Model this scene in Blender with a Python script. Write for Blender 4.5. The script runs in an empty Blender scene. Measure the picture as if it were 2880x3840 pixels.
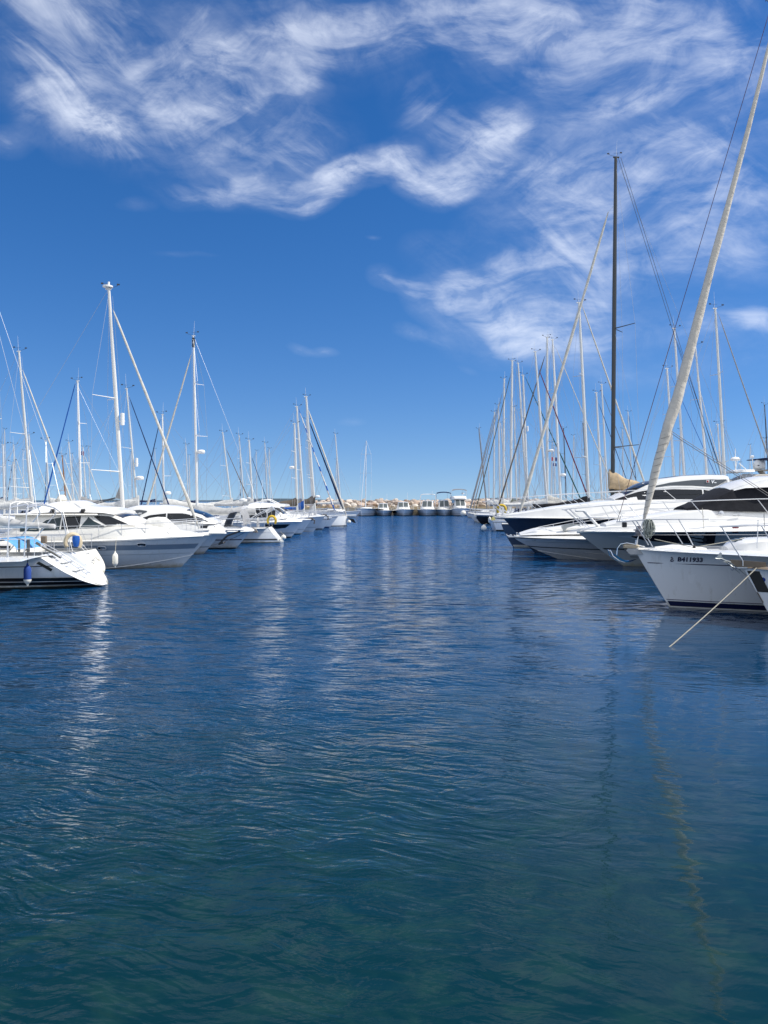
import bpy, math, random
from mathutils import Vector, Matrix, noise as mnoise
R = math.radians
rnd = random.Random(7)
S = bpy.context.scene
C = S.collection
# ------------------------------------------------------------------ camera
FPX, H0, HY = 2885.0, 2.8, 1880.0          # focal length in photo pixels, eye height above water, horizon row
cam_d = bpy.data.cameras.new('camera'); cam = bpy.data.objects.new('camera', cam_d); C.objects.link(cam)
S.camera = cam
cam.location = (0, 0, H0); cam.rotation_euler = (R(90), 0, 0)
cam_d.sensor_fit = 'VERTICAL'; cam_d.sensor_height = 36.0; cam_d.lens = 36.0 * FPX / 3840
cam_d.shift_y = -(1920 - HY) / 3840
cam_d.clip_start = 0.1; cam_d.clip_end = 60000
def PX(px, D): return (px - 1440) * D / FPX
def PZ(py, D): return H0 + (HY - py) * D / FPX
# ------------------------------------------------------------------ light
SUN_AZ, SUN_EL = 94.0, 50.0                # azimuth from the view direction (+Y) towards +X
sun_d = bpy.data.lights.new('sun', 'SUN'); sun = bpy.data.objects.new('sun', sun_d); C.objects.link(sun)
sun_d.energy = 3.7; sun_d.angle = R(0.5); sun_d.color = (1.0, 0.955, 0.88)
sv = Vector((math.sin(R(SUN_AZ)) * math.cos(R(SUN_EL)), math.cos(R(SUN_AZ)) * math.cos(R(SUN_EL)), math.sin(R(SUN_EL))))
sun.rotation_euler = sv.to_track_quat('Z', 'Y').to_euler()
S.view_settings.view_transform = 'Standard'; S.view_settings.look = 'None'
S.view_settings.exposure = 0.6; S.view_settings.gamma = 1.0; S.view_settings.use_curve_mapping = False
S.render.engine = 'CYCLES'
S.cycles.use_denoising = True
S.cycles.max_bounces = 5; S.cycles.diffuse_bounces = 2; S.cycles.glossy_bounces = 3
S.cycles.transmission_bounces = 4; S.cycles.transparent_max_bounces = 6
S.cycles.sample_clamp_indirect = 6.0; S.cycles.caustics_reflective = False
S.cycles.use_adaptive_sampling = False

# ------------------------------------------------------------------ node helpers
class NT:
    def __init__(s, nt): s.nt = nt
    def n(s, t, **k):
        o = s.nt.nodes.new(t)
        for a, b in k.items(): setattr(o, a, b)
        return o
    def set(s, sock, v):
        if hasattr(v, 'is_output') or isinstance(v, bpy.types.NodeSocket): s.nt.links.new(v, sock)
        elif v is not None: sock.default_value = v
    def math(s, op, a, b=None, c=None, clamp=False):
        o = s.n('ShaderNodeMath', operation=op, use_clamp=clamp)
        s.set(o.inputs[0], a); s.set(o.inputs[1], b)
        if c is not None: s.set(o.inputs[2], c)
        return o.outputs[0]
    def vmath(s, op, a, b=None, sc=None):
        o = s.n('ShaderNodeVectorMath', operation=op)
        s.set(o.inputs[0], a)
        if b is not None: s.set(o.inputs[1], b)
        if sc is not None: s.set(o.inputs['Scale'], sc)
        return o.outputs['Value'] if op in ('LENGTH', 'DOT_PRODUCT', 'DISTANCE') else o.outputs[0]
    def noise(s, vec, scale, detail=3, rough=0.5, dist=0.0, out='Fac', lac=2.0):
        o = s.n('ShaderNodeTexNoise')
        s.set(o.inputs['Vector'], vec); s.set(o.inputs['Scale'], scale); s.set(o.inputs['Detail'], detail)
        s.set(o.inputs['Roughness'], rough); s.set(o.inputs['Distortion'], dist); s.set(o.inputs['Lacunarity'], lac)
        return o.outputs[out]
    def map(s, vec, loc=(0,0,0), rot=(0,0,0), sc=(1,1,1)):
        o = s.n('ShaderNodeMapping')
        s.set(o.inputs['Vector'], vec); o.inputs['Location'].default_value = loc
        o.inputs['Rotation'].default_value = rot; o.inputs['Scale'].default_value = sc
        return o.outputs[0]
    def rmap(s, vec, ang, sc, loc=(0,0,0)):      # turn first, then stretch
        return s.map(s.map(vec, rot=(0, 0, R(ang))), loc=loc, sc=sc)
    def rng(s, v, a, b, c=0.0, d=1.0, smooth=False):
        o = s.n('ShaderNodeMapRange'); o.clamp = True
        if smooth: o.interpolation_type = 'SMOOTHSTEP'
        s.set(o.inputs[0], v); s.set(o.inputs[1], a); s.set(o.inputs[2], b); s.set(o.inputs[3], c); s.set(o.inputs[4], d)
        return o.outputs[0]
    def mix(s, f, a, b, mode='MIX'):
        o = s.n('ShaderNodeMix', data_type='RGBA', blend_type=mode)
        s.set(o.inputs[0], f); s.set(o.inputs[6], a); s.set(o.inputs[7], b)
        return o.outputs[2]
    def mixf(s, f, a, b):
        o = s.n('ShaderNodeMix', data_type='FLOAT')
        s.set(o.inputs[0], f); s.set(o.inputs[2], a); s.set(o.inputs[3], b)
        return o.outputs[0]
    def bump(s, h, strength=1.0, dist=0.01, normal=None):
        o = s.n('ShaderNodeBump'); s.set(o.inputs['Strength'], strength); s.set(o.inputs['Distance'], dist)
        s.set(o.inputs['Height'], h)
        if normal is not None: s.set(o.inputs['Normal'], normal)
        return o.outputs[0]
def c4(c): return (c[0], c[1], c[2], 1.0)

# ------------------------------------------------------------------ sky with cirrus
W = bpy.data.worlds.new('World'); S.world = W; W.use_nodes = True
wt = W.node_tree; wt.nodes.clear(); N = NT(wt)
tc = N.n('ShaderNodeTexCoord')
sky = N.n('ShaderNodeTexSky', sky_type='NISHITA')
sky.sun_disc = False; sky.sun_elevation = R(SUN_EL); sky.sun_rotation = R(SUN_AZ)
sky.altitude = 0.0; sky.air_density = 1.0; sky.dust_density = 0.1; sky.ozone_density = 3.0
wt.links.new(N.map(tc.outputs['Generated'], loc=(0, 0, .073), sc=(1, 1, .93)), sky.inputs[0])
sep = N.n('ShaderNodeSeparateXYZ'); wt.links.new(tc.outputs['Generated'], sep.inputs[0])
az = N.math('ARCTAN2', sep.outputs[0], sep.outputs[1])
el = N.math('ARCSINE', sep.outputs[2])
cmb = N.n('ShaderNodeCombineXYZ'); wt.links.new(az, cmb.inputs[0]); wt.links.new(el, cmb.inputs[1])
P0 = cmb.outputs[0]
def pe(px, py):
    u = (px - 1440) / FPX; v = (HY - py) / FPX
    a = math.atan(u); return a, math.atan(v * math.cos(a))
WF = {'A': 1.15, 'B': 1.3}; AF = {'A': .80, 'B': .64}
WISPS = {  # width px, amplitude, polyline in photo pixels; A: near-horizontal fibres  B: fanned fibres
 'A': [(90,.80,[(700,195),(833,217),(1000,180),(1215,139),(1650,87),(2050,60)]),
       (240,.50,[(1850,150),(2300,80),(2900,130)]), (200,.35,[(900,60),(1500,40),(2400,10)]), (160,.30,[(2300,230),(2900,330)]),
       (60,.65,[(226,469),(330,515),(420,522)]),(70,.6,[(608,469),(833,382),(1076,312),(1180,300)]),
       (60,.35,[(700,575),(900,545),(1215,525)]),
       (48,.60,[(560,740),(816,785),(972,729)]),(75,.85,[(950,735),(1146,780),(1240,700),(1319,660),(1493,592),(1560,580)]),
       (60,.55,[(1760,545),(1900,500),(2083,458),(2361,382),(2500,370)]),
       (90,.35,[(520,660),(833,694),(972,746)]),
       (130,.30,[(1840,720),(2300,640),(2900,600)]),(120,.28,[(2050,820),(2500,800),(2900,760)]),
       (75,.45,[(1560,965),(1910,978),(2257,937),(2880,900)]),(110,.35,[(1800,880),(2300,860),(2880,850)]),
       (38,.50,[(1406,1048),(1500,1075),(1600,1110)]),(115,.75,[(1620,1110),(1800,1170),(1996,1225),(2250,1210)]),
       (90,.45,[(1700,1250),(1996,1282),(2430,1250),(2880,1240)]),(90,.45,[(1750,1060),(2100,1050),(2500,1030),(2880,1010)]),
       (28,.45,[(1500,1238),(1590,1262),(1690,1278)]),(18,.40,[(1080,1292),(1150,1302),(1233,1296)]),(10,.3,[(1360,922),(1412,928)]),
       (22,.30,[(440,795),(560,800)]),(12,.22,[(560,980),(840,1010)]),(70,.32,[(2100,1354),(2500,1372),(2880,1360)]),(14,.16,[(1730,1362),(1780,1380)]),
       (50,.55,[(2770,1225),(2900,1250)]),(16,.18,[(1250,1565),(1330,1568)]),(40,.4,[(-40,560),(70,570)])],
 'B': [(150,.42,[(130,150),(260,330),(380,500)]),(120,.62,[(87,347),(170,430),(300,500),(460,515),(600,470)]),(170,.42,[(420,200),(560,330),(640,470)]),
       (200,.40,[(-50,40),(250,30),(500,60)]),(150,.40,[(720,60),(740,160),(830,230)]),
       (85,.80,[(1510,607),(1580,680),(1650,700),(1753,650),(1830,590)]),(95,.65,[(1753,590),(1875,520),(1892,430)]),
       (110,.35,[(1528,290),(1649,420),(1760,460)]),(160,.30,[(1000,500),(1100,520),(1215,560)]),(170,.28,[(720,480),(860,560),(1000,600)]),
       (210,.38,[(1900,640),(2150,760),(2300,900)]),(260,.30,[(2200,520),(2500,560),(2880,480)]),(200,.32,[(2400,700),(2700,800),(2900,900)]),
       (160,.40,[(2000,1150),(2200,1050),(2500,1080)])]}
warp1 = N.vmath('SCALE', N.vmath('SUBTRACT', N.noise(P0, 3.2, 1, .5, out='Color'), (.5,.5,.5)), sc=0.085)
warp2 = N.vmath('SCALE', N.vmath('SUBTRACT', N.noise(P0, 17.0, 2, .5, out='Color'), (.5,.5,.5)), sc=0.016)
P1 = N.vmath('ADD', N.vmath('ADD', P0, warp1), warp2)
# every stretch of streak is a soft ellipse round its mid-point; batches are chained to keep the shader stack small
dens = {}
for key, lst in WISPS.items():
    acc = None; cnt = 0; Pk = P1
    for w, amp, pts in lst:
        for a, b in zip(pts, pts[1:]):
            A = pe(*a); B = pe(*b); ln_ = math.hypot(B[0]-A[0], B[1]-A[1]); wd_ = w * WF[key] / FPX
            if cnt and cnt % 7 == 0:
                o = N.n('ShaderNodeVectorMath', operation='MULTIPLY_ADD'); N.set(o.inputs[0], acc); o.inputs[1].default_value = (1e-9, 1e-9, 0); N.set(o.inputs[2], P1); Pk = o.outputs[0]
            cnt += 1
            mp = N.n('ShaderNodeMapping', vector_type='TEXTURE'); N.set(mp.inputs['Vector'], Pk)
            mp.inputs['Location'].default_value = ((A[0]+B[0])/2, (A[1]+B[1])/2, 0); mp.inputs['Rotation'].default_value = (0, 0, math.atan2(B[1]-A[1], B[0]-A[0]))
            mp.inputs['Scale'].default_value = (ln_*.5 + wd_, wd_, 1)
            mk = N.math('SUBTRACT', 1.0, N.vmath('LENGTH', mp.outputs[0]), clamp=True)
            acc = N.math('MULTIPLY_ADD', mk, amp * AF[key], acc if acc is not None else 0.0)
    dens[key] = acc
def fibre(rot, sx, sy, seed, det=6):
    v = N.map(N.map(P1, rot=(0, 0, R(rot))), (seed, seed * .7, seed), sc=(sx, sy, 1))
    return N.noise(v, 1.0, det, .60, .55)
fa1, fa2, fb1, fb2 = fibre(-6, 3.6, 18, 3.1, 7), fibre(12, 4.0, 22, 9.3, 7), fibre(-34, 4.6, 18, 5.7, 7), fibre(34, 5, 20, 12.9, 7)
fa = N.rng(fa1, .36, .70, 0, 1)
def wisp(fib, m, k=.40):       # where the mask is weak only the strongest fibres stand: feathered edges
    d = N.rng(N.math('ADD', fib, N.math('MULTIPLY', N.math('SUBTRACT', 1.0, N.math('EXPONENT', N.math('MULTIPLY', m, -1.7))), k)), .635, 1.12, 0, 1)
    return N.math('MULTIPLY', d, N.rng(m, 0.0, .42, 0, 1, True))
sel = N.rng(N.noise(P0, 5.5, 1, .5), .44, .56, 0, 1, True)
mA = N.math('ADD', N.mixf(sel, fa1, fa2), 0.0); mB = N.mixf(sel, fb2, fb1)
dA = N.math('MULTIPLY', wisp(mA, dens['A']), .66)
dB = N.math('MULTIPLY', wisp(mB, dens['B']), .56)
# unseen cloud added around the view, dense behind it, to fill shaded hull sides
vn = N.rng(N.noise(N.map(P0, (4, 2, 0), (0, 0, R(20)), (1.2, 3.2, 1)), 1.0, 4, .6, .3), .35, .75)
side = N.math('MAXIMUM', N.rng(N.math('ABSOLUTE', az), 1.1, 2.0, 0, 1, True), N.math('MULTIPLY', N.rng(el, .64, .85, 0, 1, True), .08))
fill_veil = N.math('MULTIPLY', N.math('ADD', N.math('MULTIPLY', vn, 1.2), .75), side)
mist = N.math('MULTIPLY', N.math('MINIMUM', N.math('ADD', dens['A'], dens['B']), 1.0), N.math('MULTIPLY', N.rng(N.math('ADD', fa1, fb2), .75, 1.25, .15, 1), .36))
fine = N.rng(N.noise(N.map(P1, sc=(13, 25, 1)), 1.0, 5, .66, .5), .36, .62, .30, 1.15)
D0 = N.math('ADD', N.math('MULTIPLY', N.math('ADD', N.math('ADD', dA, dB), mist), fine), fill_veil)
D0 = N.math('SUBTRACT', 1.0, N.math('EXPONENT', N.math('MULTIPLY', D0, -1.25)))
D0 = N.math('MULTIPLY', D0, N.rng(el, 0.0, 0.08, 0.35, 1))
hs = N.n('ShaderNodeHueSaturation'); hs.inputs['Saturation'].default_value = 1.34; hs.inputs['Value'].default_value = 1.0
wt.links.new(sky.outputs[0], hs.inputs['Color'])
skyc = N.mix(1.0, hs.outputs[0], c4((0.70, 0.70, 0.84)), 'MULTIPLY')
cloud = c4((7.2, 7.6, 8.4))
bg = N.n('ShaderNodeBackground'); bg.inputs['Strength'].default_value = 0.10
wt.links.new(N.mix(D0, skyc, cloud), bg.inputs['Color'])
wo = N.n('ShaderNodeOutputWorld'); wt.links.new(bg.outputs[0], wo.inputs[0])
W.cycles.sampling_method = 'MANUAL'; W.cycles.sample_map_resolution = 512

# ------------------------------------------------------------------ materials
MATS = {}
def mat(name, col, rough=.5, metal=0.0, coat=0.0, var=0.0, vscale=3.0, bump=0.0, bscale=20.0, dirt=None, spec=.5, stretch=None, scum=False):
    if name in MATS: return MATS[name]
    m = bpy.data.materials.new(name); m.use_nodes = True; nt = m.node_tree; nt.nodes.clear(); n = NT(nt)
    p = n.n('ShaderNodeBsdfPrincipled'); o = n.n('ShaderNodeOutputMaterial'); nt.links.new(p.outputs[0], o.inputs[0])
    p.inputs['Roughness'].default_value = rough; p.inputs['Metallic'].default_value = metal
    p.inputs['Coat Weight'].default_value = coat; p.inputs['Coat Roughness'].default_value = .06
    p.inputs['Specular IOR Level'].default_value = spec
    p.inputs['Base Color'].default_value = c4(col)
    t = n.n('ShaderNodeTexCoord'); v = t.outputs['Object']
    if stretch: v = n.map(v, sc=stretch)
    if var:
        a = n.noise(v, vscale, 4, .6)
        f = n.rng(a, .3, .7)
        dk = tuple(x * (1 - var) for x in (dirt or col)) if not dirt else dirt
        colr = n.mix(n.math('MULTIPLY', f, 1.0 if not dirt else var), c4(col), c4(dk))
        if scum:      # waterline growth and run-off streaks: marks that belong to the paint
            zs = n.n('ShaderNodeSeparateXYZ'); nt.links.new(t.outputs['Object'], zs.inputs[0])
            lowz = n.rng(n.math('ADD', zs.outputs[2], n.math('MULTIPLY', n.math('SUBTRACT', n.noise(t.outputs['Object'], 5, 4, .65), .5), .30)), .0, .20, .75, 0, True)
            strk = n.math('MULTIPLY', n.rng(n.noise(n.map(t.outputs['Object'], sc=(7, 7, .55)), 1.0, 4, .6), .56, .74), .30)
            colr = n.mix(lowz, n.mix(strk, colr, c4((.42, .39, .30))), c4((.26, .25, .17)))
        nt.links.new(colr, p.inputs['Base Color'])
        nt.links.new(n.rng(a, .2, .8, max(0, rough - .06), min(1, rough + .1)), p.inputs['Roughness'])
    if bump:
        nt.links.new(n.bump(n.noise(v, bscale, 4, .6), 1.0, bump), p.inputs['Normal'])
    MATS[name] = m
    return m
white = mat('white_gelcoat', (.80,.79,.76), .22, coat=.3, var=.35, vscale=1.2, dirt=(.60,.59,.54), stretch=(1,1,.4))
cream = mat('cream_gelcoat', (.82,.80,.74), .28, coat=.2, var=.25, vscale=2.0, dirt=(.66,.62,.54), scum=True)
offwhite = mat('weathered_white_hull', (.80,.81,.80), .25, coat=.3, var=.45, vscale=1.6, dirt=(.52,.54,.54), stretch=(1,1,.35), scum=True)
greyhull = mat('light_grey_hull', (.64,.66,.67), .25, coat=.3, var=.3, vscale=1.5, dirt=(.50,.52,.53), scum=True)
darkgreyhull = mat('grey_green_hull', (.34,.38,.385), .2, coat=.4, var=.2, vscale=1.0, dirt=(.27,.30,.30), scum=True)
bandgrey = mat('blue_grey_stripe', (.17,.22,.28), .3, coat=.3, var=.25, vscale=3.0, dirt=(.26,.31,.36))
navy = mat('navy_hull', (.014,.03,.065), .12, coat=.6)
slate = mat('slate_blue_hull', (.035,.06,.11), .2, coat=.4)
blackhull = mat('black_hull', (.012,.014,.018), .15, coat=.5)
bootblue = mat('navy_boot_stripe', (.008,.012,.05), .25)
blackst = mat('black_stripe', (.008,.009,.012), .3)
redfoul = mat('red_antifouling', (.16,.02,.015), .7, var=.3, vscale=6)
antif = mat('dark_antifouling', (.012,.02,.02), .75, var=.4, vscale=5)
bluefoul = mat('blue_antifouling', (.02,.05,.14), .7)
glass = mat('tinted_glass', (.010,.012,.015), .03, spec=.45)
glassg = mat('green_tinted_glass', (.014,.034,.040), .03, spec=.5)
steel = mat('stainless_steel', (.62,.63,.64), .34, metal=.55)
steelw = mat('rigging_wire', (.42,.43,.45), .35, metal=.7)
wirew = mat('pale_rigging_wire', (.62,.64,.66), .45, metal=.2)
wired = mat('dark_rope', (.05,.055,.07), .7)
alu = mat('mast_aluminium', (.68,.68,.65), .42, metal=.1, var=.3, vscale=2, dirt=(.50,.50,.47), stretch=(3,3,.5))
aluw = mat('white_painted_mast', (.74,.73,.70), .35, var=.25, vscale=2, dirt=(.60,.59,.55), stretch=(3,3,.5))
carbon = mat('black_carbon_mast', (.022,.024,.024), .35, coat=.3)
wood = mat('varnished_wood', (.36,.16,.05), .35, coat=.4, var=.3, vscale=6)
teak = mat('weathered_teak', (.21,.165,.12), .75, var=.4, vscale=9, dirt=(.12,.095,.07), stretch=(1,6,1))
plastic = mat('white_plastic', (.78,.78,.76), .4)
black = mat('black_rubber', (.015,.015,.016), .6)
canv = {}
for k, c in dict(grey=(.34,.34,.34), dark=(.03,.032,.04), beige=(.52,.44,.32), tan=(.50,.38,.24), cream=(.62,.60,.54), white=(.72,.71,.67), blue=(.02,.11,.42), navy=(.012,.03,.10), brown=(.16,.135,.11),
                 maroon=(.16,.02,.035), sky=(.13,.36,.66), green=(.01,.07,.06), khaki=(.13,.14,.11), black=(.012,.013,.018), ltgrey=(.50,.50,.49), yellow=(.62,.42,.05), orange=(.6,.12,.03)).items():
    canv[k] = mat(k + '_canvas', c, .85, var=.3, vscale=5, bump=.006, bscale=7, spec=.25)
fendw = mat('white_fender_vinyl', (.76,.74,.66), .4, var=.25, vscale=4, dirt=(.6,.56,.44))
fendb = mat('blue_fender_cover', (.02,.06,.26), .9, bump=.004, bscale=90)
rope_m = mat('pale_rope', (.36,.34,.28), .85, bump=.01, bscale=120)
ropeg = mat('green_flecked_rope', (.52,.53,.47), .85, var=.8, vscale=45, dirt=(.10,.14,.11))
redrope = mat('dark_red_rope', (.10,.035,.05), .8)
redm = mat('red_lens', (.35,.02,.02), .3)
bluest = mat('blue_sticker', (.01,.04,.28), .4)
ink = mat('dark_blue_lettering', (.008,.010,.05), .4)
whiteink = mat('white_lettering', (.80,.82,.84), .4)
greyink = mat('faded_lettering', (.12,.14,.16), .6)

# ------------------------------------------------------------------ mesh builder
class MB:
    def __init__(s): s.v = []; s.f = []; s.m = []
    def add(s, vs, fs, mi=0):
        b = len(s.v); s.v += [tuple(v) for v in vs]
        s.f += [tuple(i + b for i in f) for f in fs]; s.m += [mi] * len(fs) if isinstance(mi, int) else list(mi)
        return s
    def grid(s, rows, close=False, mi=0, caps=False):
        n = len(rows[0]); vs = [p for r in rows for p in r]; fs = []; ms = []
        for i in range(len(rows) - 1):
            for j in range(n if close else n - 1):
                k = (j + 1) % n
                fs.append((i*n+j, i*n+k, (i+1)*n+k, (i+1)*n+j)); ms.append(mi(i, j) if callable(mi) else mi)
        if caps:
            fs.append(tuple(range(n))[::-1]); fs.append(tuple((len(rows)-1)*n + j for j in range(n))); ms += [0, 0]
        return s.add(vs, fs, ms)
    def tube(s, path, r, n=6, mi=0, caps=True, ell=1.0):
        path = [Vector(p) for p in path]; k = len(path); rows = []; prev = None
        for i, p in enumerate(path):
            t = (path[min(i+1, k-1)] - path[max(i-1, 0)]).normalized()
            if prev is None: a = t.orthogonal().normalized() if abs(t.z) < .9 else (Vector((1,0,0)) - t * t.x).normalized()
            else: a = (prev - t * prev.dot(t)).normalized()
            prev = a; b = t.cross(a); rr = r[i] if isinstance(r, (list, tuple)) else r
            rows.append([p + a * math.cos(2*math.pi*j/n) * rr + b * math.sin(2*math.pi*j/n) * rr * ell for j in range(n)])
        return s.grid(rows, True, mi, caps)
    def box(s, c, sz, mi=0):
        x, y, z = c; a, b, d = sz[0]/2, sz[1]/2, sz[2]/2
        vs = [(x+i*a, y+j*b, z+k*d) for i in (-1,1) for j in (-1,1) for k in (-1,1)]
        return s.add(vs, [(0,1,3,2),(4,6,7,5),(0,4,5,1),(2,3,7,6),(0,2,6,4),(1,5,7,3)], mi)
    def rbox(s, c, sz, r=.02, mi=0):
        x, y, z = c; a, b, d = sz[0]/2, sz[1]/2, sz[2]/2; r = min(r, a*.9, b*.9, d*.9)
        def ring(zz, q): return [(x+i*(a-q[0]), y+j*(b-q[1]), zz) for i, j, q in ((1,1,(q,0)),(1,1,(0,q)),(1,-1,(0,q)),(1,-1,(q,0)),(-1,-1,(q,0)),(-1,-1,(0,q)),(-1,1,(0,q)),(-1,1,(q,0)))]
        def rg(zz, ins):
            o = []
            for i, j, fx in ((1,1,1),(1,1,0),(1,-1,0),(1,-1,1),(-1,-1,1),(-1,-1,0),(-1,1,0),(-1,1,1)):
                o.append((x+i*(a-ins-(r if fx else 0)), y+j*(b-ins-(0 if fx else r)), zz))
            return o
        return s.grid([rg(z-d, r), rg(z-d+r, 0), rg(z+d-r, 0), rg(z+d, r)], True, mi, True)
    def lathe(s, prof, c=(0,0,0), n=14, axis='z', mi=0):
        rows = []
        for r, h in prof:
            row = []
            for j in range(n):
                a = 2*math.pi*j/n; u, w = r*math.cos(a), r*math.sin(a)
                p = (u, w, h) if axis == 'z' else ((h, u, w) if axis == 'x' else (u, h, w))
                row.append((c[0]+p[0], c[1]+p[1], c[2]+p[2]))
            rows.append(row)
        return s.grid(rows, True, mi, True)
    def poly(s, pts, mi=0): return s.add(pts, [tuple(range(len(pts)))], mi)
    def prism(s, pts, off, mi=0):
        n = len(pts); o = Vector(off); q = [Vector(p) + o for p in pts]
        fs = [tuple(range(n))[::-1], tuple(range(n, 2*n))] + [(i, (i+1) % n, n+(i+1) % n, n+i) for i in range(n)]
        return s.add(list(pts) + q, fs, mi)
    def build(s, name, m, parent=None, sharp=38, label=None):
        me = bpy.data.meshes.new(name); me.from_pydata([tuple(v) for v in s.v], [], s.f)
        for x in (m if isinstance(m, (list, tuple)) else [m]): me.materials.append(x)
        if any(s.m): me.polygons.foreach_set('material_index', s.m)
        me.polygons.foreach_set('use_smooth', [True] * len(s.f))
        me.update()
        if sharp < 180: me.set_sharp_from_angle(angle=R(sharp))
        o = bpy.data.objects.new(name, me); C.objects.link(o)
        if parent is not None: o.parent = parent
        if label: o['label'] = label
        return o
def tag(o, label, cat, group=None, kind=None):
    if label: o['label'] = label
    if cat: o['category'] = cat
    if group: o['group'] = group
    if kind: o['kind'] = kind
    return o
def empty(name, loc, rz=0):
    o = bpy.data.objects.new(name, None); C.objects.link(o); o.location = loc; o.rotation_euler = (0, 0, rz); o.empty_display_size = .3
    return o
def lerp(a, b, t): return a + (b - a) * t
def interp(tab, x):
    if x <= tab[0][0]: return tab[0][1]
    for (a, p), (b, q) in zip(tab, tab[1:]):
        if x <= b: return lerp(p, q, (x - a) / (b - a))
    return tab[-1][1]
def smooth(x): x = max(0, min(1, x)); return x*x*(3-2*x)

# ------------------------------------------------------------------ water
m = bpy.data.materials.new('sea_water'); m.use_nodes = True; nt = m.node_tree; nt.nodes.clear(); n = NT(nt)
p = n.n('ShaderNodeBsdfPrincipled'); o = n.n('ShaderNodeOutputMaterial'); nt.links.new(p.outputs[0], o.inputs[0])
geo = n.n('ShaderNodeNewGeometry'); pos = geo.outputs['Position']
sp = n.n('ShaderNodeSeparateXYZ'); nt.links.new(pos, sp.inputs[0]); X, Y = sp.outputs[0], sp.outputs[1]
p.inputs['IOR'].default_value = 1.333
# colour of the body of water: green over the shallow shelf by the quay, deep blue further out
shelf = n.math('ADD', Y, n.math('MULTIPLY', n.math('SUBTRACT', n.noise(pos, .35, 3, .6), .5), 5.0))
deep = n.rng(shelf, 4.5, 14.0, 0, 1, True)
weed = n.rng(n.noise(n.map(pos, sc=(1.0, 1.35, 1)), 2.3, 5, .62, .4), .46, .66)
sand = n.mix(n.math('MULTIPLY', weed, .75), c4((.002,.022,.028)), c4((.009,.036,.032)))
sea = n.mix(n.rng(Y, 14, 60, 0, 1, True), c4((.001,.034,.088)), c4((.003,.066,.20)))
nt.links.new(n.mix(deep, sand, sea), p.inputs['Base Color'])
# ruffling: patches of wind, calmer in the lee of the near boats and the quay
gust = n.rng(n.noise(n.map(pos, sc=(.6, 1, 1)), .22, 3, .55), .35, .65, .55, 1.2)
lee = n.rng(n.math('ADD', n.math('SUBTRACT', X, n.math('MULTIPLY', Y, .10)), n.math('MULTIPLY', n.math('SUBTRACT', n.noise(pos, .5, 2), .5), 3.0)), -1.2, 2.4, 1.0, .10, True)
lee = n.mixf(n.rng(Y, 24, 40, 0, 1, True), lee, 1.0)
quay = n.rng(n.math('ADD', n.math('SUBTRACT', Y, n.math('MULTIPLY', X, .5)), n.math('MULTIPLY', n.math('SUBTRACT', n.noise(pos, .8, 3, .6), .5), 4.0)), 4.6, 9.2, .16, 1.0, True)
ruf = n.math('MULTIPLY', n.math('MULTIPLY', gust, lee), quay)
wv = n.vmath('ADD', pos, n.vmath('SCALE', n.vmath('SUBTRACT', n.noise(pos, .7, 2, out='Color'), (.5,.5,.5)), sc=.7))
ridge = lambda v: n.math('SUBTRACT', 1.0, n.math('SQRT', n.math('ADD', n.math('POWER', n.math('SUBTRACT', n.math('MULTIPLY', v, 2.0), 1.0), 2.0), .004)))
h1 = ridge(n.noise(n.rmap(wv, 20, (1.6, 6.6, 1)), 1.0, 2.5, .42, .2))
h2 = ridge(n.noise(n.rmap(wv, -14, (2.6, 9.5, 1)), 1.0, 2.5, .45, .2))
h3 = n.noise(n.rmap(pos, 8, (.55, 1.3, 1)), 1.0, 3, .5)
h5 = n.noise(n.rmap(wv, 15, (.75, 2.7, 1)), 1.0, 2, .45, .2)
h4 = n.noise(n.rmap(wv, 10, (9, 24, 1)), 1.0, 3, .55)
rip = n.math('ADD', n.math('MULTIPLY', h1, .054), n.math('ADD', n.math('MULTIPLY', h2, .022), n.math('MULTIPLY', h4, .010)))
hh = n.math('ADD', n.math('MULTIPLY', n.math('ADD', rip, n.math('MULTIPLY', h5, .020)), ruf), n.math('MULTIPLY', h3, .022))
# far off, where ripples are finer than the eye resolves, their slopes are given directly
sl = n.vmath('SUBTRACT', n.noise(n.map(pos, rot=(0,0,R(10)), sc=(1.9, 6.4, 1)), 1.0, 2.5, .5, out='Color'), (.5,.5,.5))
sls = n.n('ShaderNodeSeparateXYZ'); nt.links.new(sl, sls.inputs[0])
far = n.math('MULTIPLY', n.math('MULTIPLY', n.rng(Y, 5.5, 22, .4, 3.3, True), gust), n.math('MULTIPLY', lee, quay))
cn = n.n('ShaderNodeCombineXYZ')
nt.links.new(n.math('MULTIPLY', n.math('MULTIPLY', sls.outputs[0], 1.15), far), cn.inputs[0]); nt.links.new(n.math('MULTIPLY', sls.outputs[1], far), cn.inputs[1]); cn.inputs[2].default_value = 1.0
nrm = n.vmath('NORMALIZE', cn.outputs[0])
nt.links.new(n.bump(hh, 1.0, 1.0, nrm), p.inputs['Normal'])
p.inputs['Roughness'].default_value = .04
MATS['sea'] = m
wm = MB()
xs = [-9000,-2000,-400,-80,-20,0,20,80,400,2000,9000]; ys = [-6,0,5,10,20,40,80,160,400,2000,12000]
wm.grid([[(x, y, 0) for x in xs] for y in ys]); wo_ = wm.build('sea', m, sharp=180); tag(wo_, 'rippled blue green harbour water', None, None, 'structure')

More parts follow.
